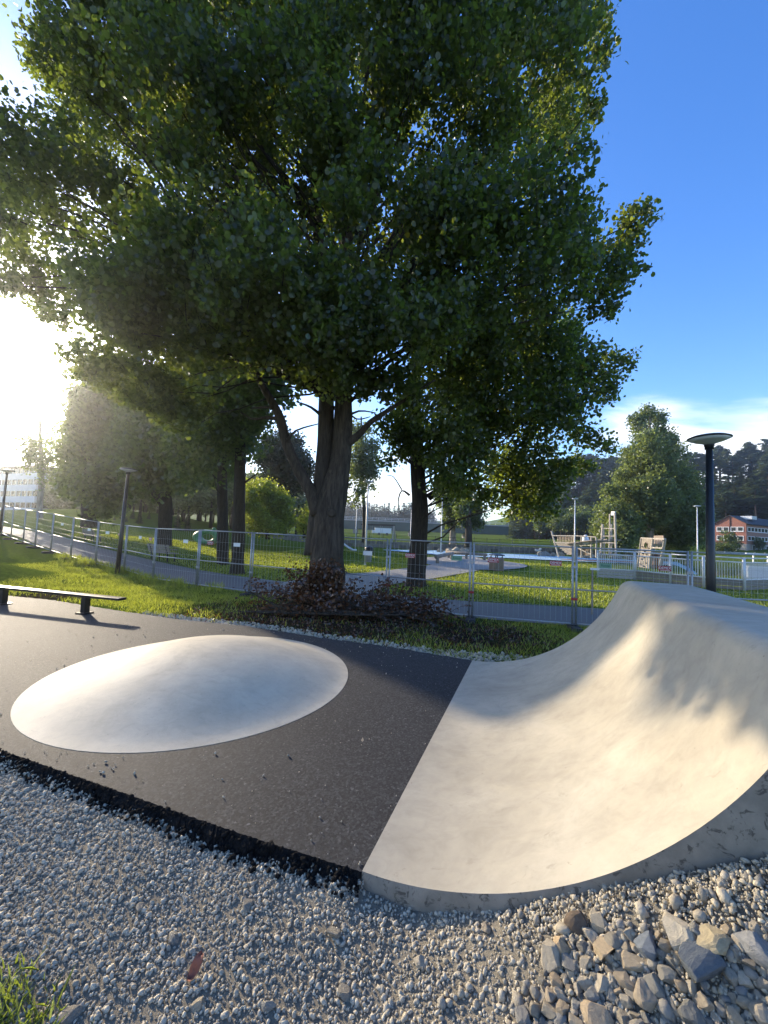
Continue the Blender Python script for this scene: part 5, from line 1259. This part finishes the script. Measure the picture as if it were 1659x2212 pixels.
# ------------------------------------------------------------------ playground
def ship():
    Y = 41.0; o0 = at(1206, 1201, Y); o0.z = G(o0.x, o0.y); root = empty('play_ship', o0, 0, 'weathered wooden play ship with raked bow and slatted bulwark', 'play ship')
    def P(px, py, dy=0): p = at(px, py, Y + dy - (px - 1206) * .060) - o0; return p
    for dy in (0,):
        MB().bar(P(1191, 1147), P(1207, 1203), .13).build('bow_post', M['wood_pale'], root)
    for dy in (0, 2.2):
        MB().bar(P(1194, 1157, dy), P(1241, 1157.5, dy), .10).build('bulwark_rail', M['wood_pale'], root)
        MB().bar(P(1196, 1171.5, dy), P(1242, 1173, dy), .10).build('bulwark_rail', M['wood_pale'], root)
        for k in range(11):
            x = 1205 + 3.3 * k; MB().bar(P(x, 1158, dy), P(x, 1172, dy), .13, .03).build('bulwark_slat', M['plank'], root)
    # hull planks, narrowing towards the keel
    for k in range(6):
        t = k / 6; y0 = 1173 + 4.2 * k; xl = 1200 + 4 * k + 5 * t; 
        for dy in (0, 2.2): MB().bar(P(xl, y0 + 2, dy), P(1244, y0 + 2, dy), .03, .2).build('hull_plank', M['wood'], root)
    for px in (1241, 1256, 1277, 1288): MB().bar(P(px, 1156 if px < 1250 else 1160), P(px, 1205), .12).build('post', M['wood_pale'], root)
    MB().bar(P(1241, 1157), P(1287, 1160), .09).build('hand_rail', M['wood_pale'], root)
    mbk = MB().bar(P(1240, 1175, 1), P(1300, 1168, 1), 2.2, .08); mbk.build('gangway', M['wood'], root)
    for k in range(9): x = 1250 + 2.9 * k; MB().bar(P(x, 1181, .6), P(x, 1200, .6), .16, .04).build('cabin_plank', M['plank'], root)
    MB().bar(P(1243, 1178), P(1280, 1178), .08).build('deck_edge', M['wood_pale'], root); MB().bar(P(1248, 1184), P(1278, 1198), .09).build('brace', M['wood_pale'], root)
    MB().tube([P(1262, 1165, .4), P(1263, 1160, .4), P(1265, 1168, .4), P(1266, 1174, .4)], [.12, .3, .35, .3], 10).build('figurehead', M['white'], root, True)
ship()
def mast():
    Y = 40.0; o0 = at(1310, 1200, Y); o0.z = G(o0.x, o0.y); root = empty('lookout_tower', o0, 0, 'tall frame lookout of pale poles right of the play ship', 'play tower')
    def P(px, py, dy=0): return at(px, py, Y + dy - (px - 1310) * .06) - o0
    for a, b, w, dy in [((1302, 1132), (1297, 1204), .16, 0), ((1304, 1143), (1306, 1204), .1, 2), ((1317.5, 1110), (1316, 1204), .12, 0), ((1321, 1132), (1321, 1204), .12, 1.6), ((1328, 1107), (1331, 1204), .16, 0)]:
        MB().bar(P(*a, dy), P(*b, dy), w).build('pole', M['wood_pale'], root)
    for a, b in [((1303, 1141), (1329, 1142)), ((1302, 1158), (1330, 1158)), ((1301, 1172), (1330, 1173)), ((1318, 1111), (1329, 1109))]: MB().bar(P(*a), P(*b), .08).build('cross_bar', M['wood_pale'], root)
    MB().bar(P(1321, 1109), P(1329, 1109), .12, .4).build('flag_board', M['white'], root)
    MB().box(P(1316, 1166, 1), (1.5, 1.8, .1)).build('platform', M['wood'], root)
mast()
def climb():
    Y = 32.0; o0 = at(1398, 1230, Y); o0.z = G(o0.x, o0.y); root = empty('climbing_tower', o0, 0, 'leaning wooden climbing wall tower with a round hole', 'climbing tower')
    def P(px, py, dy=0): return at(px, py, Y + dy - (px - 1398) * .075) - o0
    posts = [((1386, 1161), (1377, 1226), 0), ((1411, 1162.5), (1402, 1229), 0), ((1436, 1163.5), (1424, 1229), .8), ((1392, 1162), (1384, 1224), 2.2), ((1437, 1163), (1428, 1224), 2.4)]
    for a, b, dy in posts: MB().tube([P(*a, dy), P(*b, dy)], .085, 9).build('post', M['wood_pale'], root)
    # wall of boards with a round porthole: ring of boards cut round the hole
    A, B, C = P(1387, 1162.5, -.06), P(1409.5, 1164, -.06), P(1378.5, 1227, -.06)
    ex = (B - A); ey = (C - A); hole = (.46, .22); rr = .27; lx, ly = ex.length, ey.length
    nb = 6
    nrm = ex.cross(ey).normalized() * .035
    for k in range(nb):
        u0, u1 = k / nb + .006, (k + 1) / nb - .006; q = MB(); um = (u0 + u1) / 2
        dx = (um - hole[0]) * lx; segs = [(0, 1)]
        if abs(dx) < rr: h = math.sqrt(rr * rr - dx * dx) / ly; segs = [(0, hole[1] - h), (hole[1] + h, 1)]
        for (v0, v1) in segs:
            vs = [A + ex * u + ey * v for v in (v0, v1) for u in (u0, u1)]; vs = vs + [w + nrm for w in vs]
            q.add(vs, [(0, 1, 3, 2), (4, 6, 7, 5), (0, 4, 5, 1), (2, 3, 7, 6), (0, 2, 6, 4), (1, 5, 7, 3)])
        q.build('board', M['wood'], root)
    q = MB(); ring = [A + ex * (hole[0] + rr / lx * math.cos(t)) + ey * (hole[1] + rr / ly * math.sin(t)) for t in np.linspace(0, 2 * PI, 25)]; q.tube(ring, .035, 6); q.build('porthole_rim', M['plank'], root, True)
    for u, v in [(.2, .28), (.35, .5), (.7, .5), (.55, .62), (.3, .68), (.75, .78), (.25, .85), (.6, .9), (.8, .3), (.5, .42)]:
        p = A + ex * u + ey * v - nrm * 1.6; MB().lathe([(.02, -.05), (.07, -.02), (.06, .03), (.02, .05)], 7, tuple(p)).build('climbing_hold', M['black'], root, True)
    MB().bar(P(1386, 1162), P(1411, 1163.5), .1).build('top_beam', M['wood_pale'], root); MB().bar(P(1411, 1163.5), P(1436, 1164.5), .1).build('top_beam', M['wood_pale'], root)
    MB().bar(P(1408, 1183), P(1432, 1184), .1).build('floor_beam', M['wood_pale'], root); MB().bar(P(1413, 1166, 2), P(1434, 1166, 2), .06, .7).build('back_board', M['plank'], root)
    for k in range(4): MB().bar(P(1417 + 4.5 * k, 1166, 1.2), P(1416 + 4.5 * k, 1183, 1.2), .06).build('baluster', M['wood_pale'], root)
    c = P(1417, 1221, .9); MB().lathe([(.3, 0), (.38, .3), (.42, .65), (.38, 1.0), (.3, 1.3)], 14, (c.x, c.y, .05)).build('barrel', M['barrel'], root, True)
    for h in (.25, .65, 1.05): MB().lathe([(.41, -.03), (.435, 0), (.41, .03)], 14, (c.x, c.y, .05 + h)).build('barrel_hoop', M['blacksteel'], root, True)
climb()
def swing():
    Y = 56.0; o0 = at(800, 1171, Y); o0.z = G(o0.x, o0.y); root = empty('swing_frame', o0, 0, 'swing frame with a dark top beam beyond the lamp with the bin', 'swing')
    def P(px, py, dy=0): return at(px, py, Y + dy) - o0
    MB().bar(P(780, 1133), P(854, 1135), .22).build('top_beam', M['black'], root)
    for px, d in ((785, -2), (785, 2), (851, -4), (851, 4)):
        a = P(px, 1135); b = P(px + d, 1172, d * .25); MB().bar(a, b, .16).build('leg', M['wood_pale'] if px > 800 else M['blacksteel'], root)
    for px in (803, 824):
        q = MB(); 
        for e in (-1.6, 1.6): q.tube([P(px + e, 1135), P(px + e, 1164)], .02, 4)
        q.build('chain', M['steel'], root); MB().box(P(px, 1164), (.5, .25, .05)).build('swing_seat', M['black'], root)
swing()
def slide():
    Y = 29.5; o0 = at(768, 1192, Y); o0.z = G(o0.x, o0.y); root = empty('slide', o0, 0, 'steel slide running down the grass mound behind the forked trunk', 'slide')
    def P(px, py, dy=0): return at(px, py, Y + dy) - o0
    pts = [P(722, 1160), P(736, 1172), P(752, 1184), (P(762, 1189.5)), P(770, 1190)]
    for dy in (-.3, .3): q = MB(); q.tube([p + Vector((0, dy, .06)) for p in pts], .055, 8); q.build('side_rail', M['steel_pale'], root, True)
    q = MB()
    for a, b in zip(pts[:-1], pts[1:]): q.bar(a, b, .56, .03)
    q.build('chute', M['steel'], root)
slide()
def frog():
    Y = 33.5; o0 = at(447, 1184, Y); o0.z = G(o0.x, o0.y); root = empty('crawl_tunnel', o0, .1, 'green rounded play tunnel with a round opening and two bumps', 'play tunnel')
    q = MB(); n = 28; R, r = .66, .25
    ring = [(R * math.cos(2 * PI * i / n), 0, .62 + R * .78 * math.sin(2 * PI * i / n)) for i in range(n + 1)]
    q = MB(); base = 0
    for i in range(n):
        for j in range(14):
            a = 2 * PI * i / n; b = 2 * PI * j / 14; rr = r * (1.15 if math.cos(a) < 0 else 1.0)
            q.v.append(((R + rr * math.cos(b)) * math.cos(a) * 1.25, rr * math.sin(b) * 2.4, .62 + (R + rr * math.cos(b)) * math.sin(a) * .70))
    for i in range(n):
        for j in range(14): q.f.append((i * 14 + j, ((i + 1) % n) * 14 + j, ((i + 1) % n) * 14 + (j + 1) % 14, i * 14 + (j + 1) % 14)); q.m.append(0)
    q.build('body', M['frog'], root, True)
    for x in (.55, .95): MB().lathe([(.02, -.2), (.16, -.1), (.19, .02), (.12, .15), (.02, .2)], 12, (x, -.2, 1.28)).build('eye_bump', M['frog'], root, True)
frog()
for k, (px, py, lab) in enumerate([(1162, 1197, 'white and dark spring rider on blue rubber, right one of two'), (1124, 1195, 'white and dark spring rider on blue rubber, left one of two')]):
    p = onground(px, py); root = empty('spring_rider', p, .4 + k, lab, 'spring rider', 'spring riders on the blue rubber')
    q = MB(); q.tube([(.12 * math.cos(t), .12 * math.sin(t), .05 + t * .018) for t in np.linspace(0, 6 * PI, 40)], .02, 6); q.build('spring', M['black'], root)
    MB().tube([(-.55, 0, .62), (-.3, 0, .52), (.05, 0, .5), (.35, 0, .62), (.6, 0, .85), (.72, 0, .82)], [.06, .17, .2, .17, .12, .05], 10).build('body', M['white'], root, True)
    MB().tube([(.4, -.25, .8), (.4, .25, .8)], .025, 6).build('handle', M['black'], root); MB().box((.02, 0, .66), (.35, .3, .08)).build('seat', M['black'], root)
def picnic():
    p = at(905, 1190, 42); p.z = G(p.x, p.y); root = empty('picnic_table', p, .2, 'pale picnic table half hidden behind the dark trunk', 'table')
    for k in range(5): MB().box((0, -.32 + .16 * k, .74), (1.9, .14, .04)).build('top_plank', M['planklight'], root)
    for s in (-.75, .75): MB().box((0, s, .44), (1.9, .26, .04)).build('seat_plank', M['planklight'], root)
    for x in (-.65, .65):
        MB().bar((x, -.6, 0), (x, -.15, .72), .06).build('leg', M['black'], root); MB().bar((x, .6, 0), (x, .15, .72), .06).build('leg', M['black'], root)
        MB().bar((x, -.85, .41), (x, .85, .41), .05).build('cross_beam', M['black'], root)
picnic()
def post_thing(): pass
# railings round the lower court on the right
RAILS = [(onground(1290, 1248), 'left end, meeting the lawn'), (onground(1371, 1253), ''), (onground(1448, 1262), ''), (onground(1520, 1270), ''), (onground(1608, 1277), ''), (onground(1700, 1272), ''), (onground(1790, 1262), '')]
RL = ['galvanised railing section leftmost over bleached boards, nearest the play ship', 'galvanised railing section in front of the climbing tower', 'galvanised railing section right of the climbing tower', 'galvanised railing section directly behind the tall black lamp post', 'galvanised railing section right of the black lamp, meeting its corner post', 'galvanised railing section at the far right edge']
for i in range(len(RAILS) - 1):
    a, b = RAILS[i][0], RAILS[i + 1][0]; a = Vector((a.x, a.y, G(a.x, a.y))); b = Vector((b.x, b.y, G(b.x, b.y))); root = empty('metal_railing', a, 0, RL[i], 'railing', 'galvanised railings round the lower court')
    d = b - a; H_ = 1.5
    for t in (.012, .988): MB().tube([d * t, d * t + Vector((0, 0, H_))], .042, 8).build('post', M['steel_pale'], root, True)
    for z in (.5, H_ - .22, H_ - .02): MB().tube([d * .01 + Vector((0, 0, z)), d * .99 + Vector((0, 0, z))], .034, 7).build('rail', M['steel_pale'], root, True)
    q = MB(); n = int(d.length / .095)
    for k in range(1, n): q.tube([d * (k / n) + Vector((0, 0, .5)), d * (k / n) + Vector((0, 0, H_ - .22))], .017, 4, caps=False)
    o = q.build('bars', M['steel_pale'], root); o['kind'] = 'stuff'
    for z in (.10, .26, .41): MB().bar(d * .01 + Vector((0, 0, z)), d * .99 + Vector((0, 0, z)), .035, .135).build('kick_board', M['planklight'] if i == 0 else M['wood_log'], root)
# inner low white wall of the court and its handrail
a, b = at(1612, 1240, 26), at(1760, 1225, 28); q = MB()
a.z = G(a.x, a.y); b.z = G(b.x, b.y)
root = empty('court_wall', a, 0, 'low white wall of the lower court behind the railings at right', 'wall'); MB().bar(Vector((0, 0, .35)), b - a + Vector((0, 0, .35)), .25, .7).build('wall_body', M['facade'], root); MB().bar(Vector((0, 0, .735)), b - a + Vector((0, 0, .735)), .35, .07).build('coping', M['white'], root)
for k in range(5): t = .1 + .2 * k; MB().bar((b - a) * t + Vector((0, 0, .97)), (b - a) * t + Vector((0, 0, 1.6)), .06).build('post', M['steel_pale'], root)
MB().bar(Vector((0, 0, 1.6)), b - a + Vector((0, 0, 1.6)), .09).build('hand_rail', M['white'], root)
# wooden stake with cross piece on the lawn left of the ramp
p = onground(1279, 1330); root = empty('wooden_stake', p, 0, 'thin wooden stake with a short pale cap left of the ramp', 'stake'); h = at(1279, 1229, p.y).z - p.z
MB().bar((0, 0, -.1), (0, 0, h), .035).build('stick', M['wood'], root); MB().box((.06, 0, h), (.22, .045, .05)).build('cap', M['white'], root)
# retaining wall of stone blocks beyond the playground, boulders on the shore
wa, wb = Vector((-16, 57, 0)), Vector((40, 60, 0)); wa.z = G(wa.x, wa.y); root = empty('retaining_wall', (wa.x, wa.y, 0), 0, 'long low dark wall of rough stone blocks beyond the playground', 'wall'); d = wb - wa
bl = [MB().box((0, 0, 0), (1, 1, 1)).mesh('stone_block', M['blockstone'])]
n = 56
for k in range(n):
    for row in range(2):
        t = (k + .5 * row) / n; w = d.length / n * random.uniform(.85, .97); p = Vector((d.x * t, d.y * t, 0)); z = G(wa.x + p.x, wa.y + p.y)
        link('stone_block', bl[0], root, (p.x, p.y + random.uniform(-.05, .05), max(z, -.5) + .25 + .48 * row), (0, random.uniform(-.04, .04), math.atan2(d.y, d.x)), (w, .6, .46))
fr = empty('black_railing', (wa.x, 57.6, 0), 0, 'thin black railing on top of the stone block wall', 'railing')
for k in range(0, 29): t = k / 28; x, y = wa.x + d.x * t, 57.6 + d.y * t; z = max(G(x, y), -.5); MB().bar((x - wa.x, y - 57.6, z), (x - wa.x, y - 57.6, z + 2.1), .06).build('post', M['black'], fr)
for z in (1.6, 2.05): MB().bar((0, 0, z - .2), (d.x, d.y, z - .4), .05).build('rail', M['black'], fr)
for k in range(34):
    px = random.uniform(1150, 1460) if k < 26 else random.uniform(930, 1010); Y = random.uniform(47, 54) if k < 26 else random.uniform(46, 52); p = at(px, 1190, Y); o = link('boulder', ROCK[k % 9]); o.location = (p.x, p.y, G(p.x, p.y) + .3); s = random.uniform(.8, 1.6); o.scale = (s, s * .8, s * .8); o.rotation_euler = (0, 0, random.uniform(0, 6))
    tag(o, 'pale boulder in the row behind the play equipment', 'boulder', 'shore boulders behind the playground')
# ------------------------------------------------------------------ far buildings and the bridge
def brick_building():
    A = at(1545, 1177, 112.0); t = 0
    while True:
        t += .05; B = A + Vector((.45, -.89, 0)) * t
        if B.x / B.y >= (lambda r_: r_.x / r_.y)(ray(1612, 1179)): break
    A.z = B.z = 2.3; d = (B - A); gw = d.length; ex = d.normalized(); root = empty('brick_building', A, math.atan2(d.y, d.x), 'red brick building with a gabled end and slate roof on the far shore', 'building')
    hE, hR, Ln = 6.6, 8.9, 38.0
    q = MB(); q.add([(0, 0, 0), (gw, 0, 0), (gw, 0, hE), (gw / 2, 0, hR), (0, 0, hE), (0, Ln, 0), (gw, Ln, 0), (gw, Ln, hE), (gw / 2, Ln, hR), (0, Ln, hE)], [(0, 1, 2, 3, 4), (6, 5, 9, 8, 7), (1, 6, 7, 2), (5, 0, 4, 9)])
    q.build('wall', M['brick'], root)
    q = MB(); q.box((gw / 2, Ln / 2, -.2), (gw + .12, Ln + .12, 2.4)); q.build('plinth', M['plinth'], root)
    for s in (0, 1):
        q = MB(); x0, x1 = (-.5, gw / 2) if s == 0 else (gw + .5, gw / 2); z0 = hE - .22
        vs = [(x0, -.35, z0), (x1, -.35, hR + .03), (x1, Ln + .35, hR + .03), (x0, Ln + .35, z0)]; q.add(vs + [(x, y, z + .16) for x, y, z in vs], [(0, 1, 2, 3), (7, 6, 5, 4), (0, 4, 5, 1), (1, 5, 6, 2), (2, 6, 7, 3), (3, 7, 4, 0)]); q.build('roof', M['roof'], root)
    MB().box((gw * .72, 7, hR - .3), (2.6, 3.0, 1.0)).build('roof_vent', M['steel_pale'], root); MB().bar((gw / 2, -.06, 1), (gw / 2, -.06, hR - .1), .12).build('downpipe', M['blacksteel'], root)
    def win(x, y, z, w, h, rz):
        f = MB().box((0, 0, 0), (w, .12, h)).build('window', M['white'], root); f.location = (x, y, z); f.rotation_euler = (0, 0, rz)
        g = MB().box((0, -.05, 0), (w - .34, .06, h - .3)).build('pane', M['window'], f); MB().box((0, -.1, -h / 2 - .05), (w + .1, .16, .1)).build('sill', M['white'], f)
    for z in (2.6, 5.1):
        for k in range(4): win(gw * (.15 + .215 * k + (.03 if k > 1 else 0)), -.02, z, 1.35, 1.3, 0)
    for z in (2.6, 5.1):
        for k in range(17): win(gw + .02, 1.6 + 2.1 * k, z, 1.75, 1.25, PI / 2)
    for k in range(12): win(gw + .08, 4 + 2.8 * k, .05, 1.3, 1.5, PI / 2)
brick_building()
def bush(name, px, Y, h, w, label, mat='leaf_tree', base=None):
    p = at(px, 1180, Y); p.z = G(p.x, p.y) if base is None else base; me = decid_mesh(int(px), M[mat], 1500)
    r = empty(name, p, 0, label, 'bush'); c = link('foliage', me, r, (0, 0, -.3 * h), scale=(w, w, h * 1.25)); c['kind'] = 'stuff'
    MB().tube([(0, 0, -.1), (0, 0, h * .4)], [.1, .05], 6).build('stem', M['bark_dark'], r)
bush('round_bush', 1579, 104, 7.2, 9.5, 'dark round bush in front of the brick gable', base=.6)
bush('low_bush', 1556, 103, 4, 11, 'low pale green hedge bush left of the brick gable', 'leaf_birch', .2)
bush('small_bush', 1640, 106, 4.4, 6, 'small round bush by the long side of the brick building', base=1.6)
bush('shore_bush', 1320, 56, 2.6, 3.6, 'grey-green bush at the foot of the large birch', 'leaf_birch'); bush('shore_bush', 1478, 50, 2.6, 3.4, 'pale bush right of the climbing tower', 'leaf_birch')
fr = empty('guard_rail', tuple(at(1545, 1190, 101)), 0, 'low guard rail along the far shore road', 'railing'); a = fr.location.copy(); b = at(1720, 1194, 96)
gz0 = .25; fr.location.z = gz0
for k in range(9): t = k / 8; MB().bar(((b.x - a.x) * t, (b.y - a.y) * t, -.4), ((b.x - a.x) * t, (b.y - a.y) * t, .9), .25).build('post', M['planklight'], fr)
MB().bar((0, 0, .65), (b.x - a.x, b.y - a.y, .65), .1, .22).build('rail', M['steel'], fr)
def white_building():
    A = at(-40, 1108, 92); B = at(72, 1108, 84); A.z = B.z = 3.2; d = B - A; w = d.length; root = empty('office_building', A, math.atan2(d.y, d.x), 'white office block with dark window bands at the far left', 'building')
    for k in range(4):
        z = k * 2.6; MB().box((w / 2, 5, z + .7), (w, 10, 1.4)).build('parapet_band', M['facade'], root); MB().box((w / 2, 5.1, z + 2.0), (w - .3, 9.9, 1.2)).build('window_band', M['window'], root)
        for j in range(10): MB().box((w * (j + .5) / 10, -.02, z + 2.0), (.1, .14, 1.2)).build('mullion', M['facade'], root)
    MB().box((w / 2, 5, 10.65), (w + .5, 10.5, .5)).build('roof', M['roof'], root)
white_building()
def bridge():
    A, B = at(690, 1123, 150), at(960, 1143, 150); root = empty('road_bridge', (A.x, A.y, 0), 0, 'low road bridge with dark green girder crossing the far park', 'bridge'); L_ = B.x - A.x + 40
    z = 6.0
    MB().box((L_ / 2 - 15, 4, z + 1.3), (L_, 9, .45)).build('deck', M['deck'], root); MB().box((L_ / 2 - 15, .2, z - .6), (L_, .8, 3.3)).build('girder', M['bridge'], root); MB().box((L_ / 2 - 15, 7.8, z - .6), (L_, .8, 3.3)).build('girder', M['bridge'], root)
    for k in range(4): MB().box((-8 + 22 * k, 4, (z - 2.2) / 2 - 1), (1.6, 6, z + .2)).build('pier', M['deck'], root)
    for zz in (2.0, 2.5): MB().box((L_ / 2 - 15, -.1, z + zz), (L_, .08, .1)).build('rail', M['steel_pale'], root)
    for k in range(36): MB().box((-15 + L_ * k / 35, -.1, z + 2.0), (.08, .08, 1.0)).build('rail_post', M['steel_pale'], root)
bridge()
def trailer():
    p = at(827, 1152, 118); p.z = G(p.x, p.y); root = empty('white_trailer', p, .05, 'long white box trailer parked on the grass under the bridge', 'trailer')
    MB().box((0, 0, 1.35), (5.0, 2.0, 1.5)).build('box_body', M['white'], root); MB().box((0, 0, 2.14), (5.1, 2.1, .1)).build('roof', M['facade'], root); MB().box((-2.9, 0, 1.0), (.9, 1.7, .9)).build('front_locker', M['facade'], root)
    for x in (-1.2, 1.2): q = MB(); q.tube([(x, -1.05, .38), (x, -.85, .38)], .38, 14); q.build('wheel', M['black'], root)
trailer()
def haze():
    m = bpy.data.materials.new('haze_air'); m.use_nodes = True; nt = m.node_tree; nt.nodes.clear()
    out = nt.nodes.new('ShaderNodeOutputMaterial'); v = nt.nodes.new('ShaderNodeVolumePrincipled'); nt.links.new(v.outputs[0], out.inputs['Volume'])
    v.inputs['Color'].default_value = (.93, .96, 1, 1); v.inputs['Density'].default_value = HAZE; v.inputs['Anisotropy'].default_value = .84
    o = MB().box((0, 300, 33.0), (1700, 2000, 78)).build('haze', m); o['kind'] = 'stuff'
S.cycles.volume_bounces = 0
HAZE = 0.00062
if HAZE: haze()
bpy.context.view_layer.update()
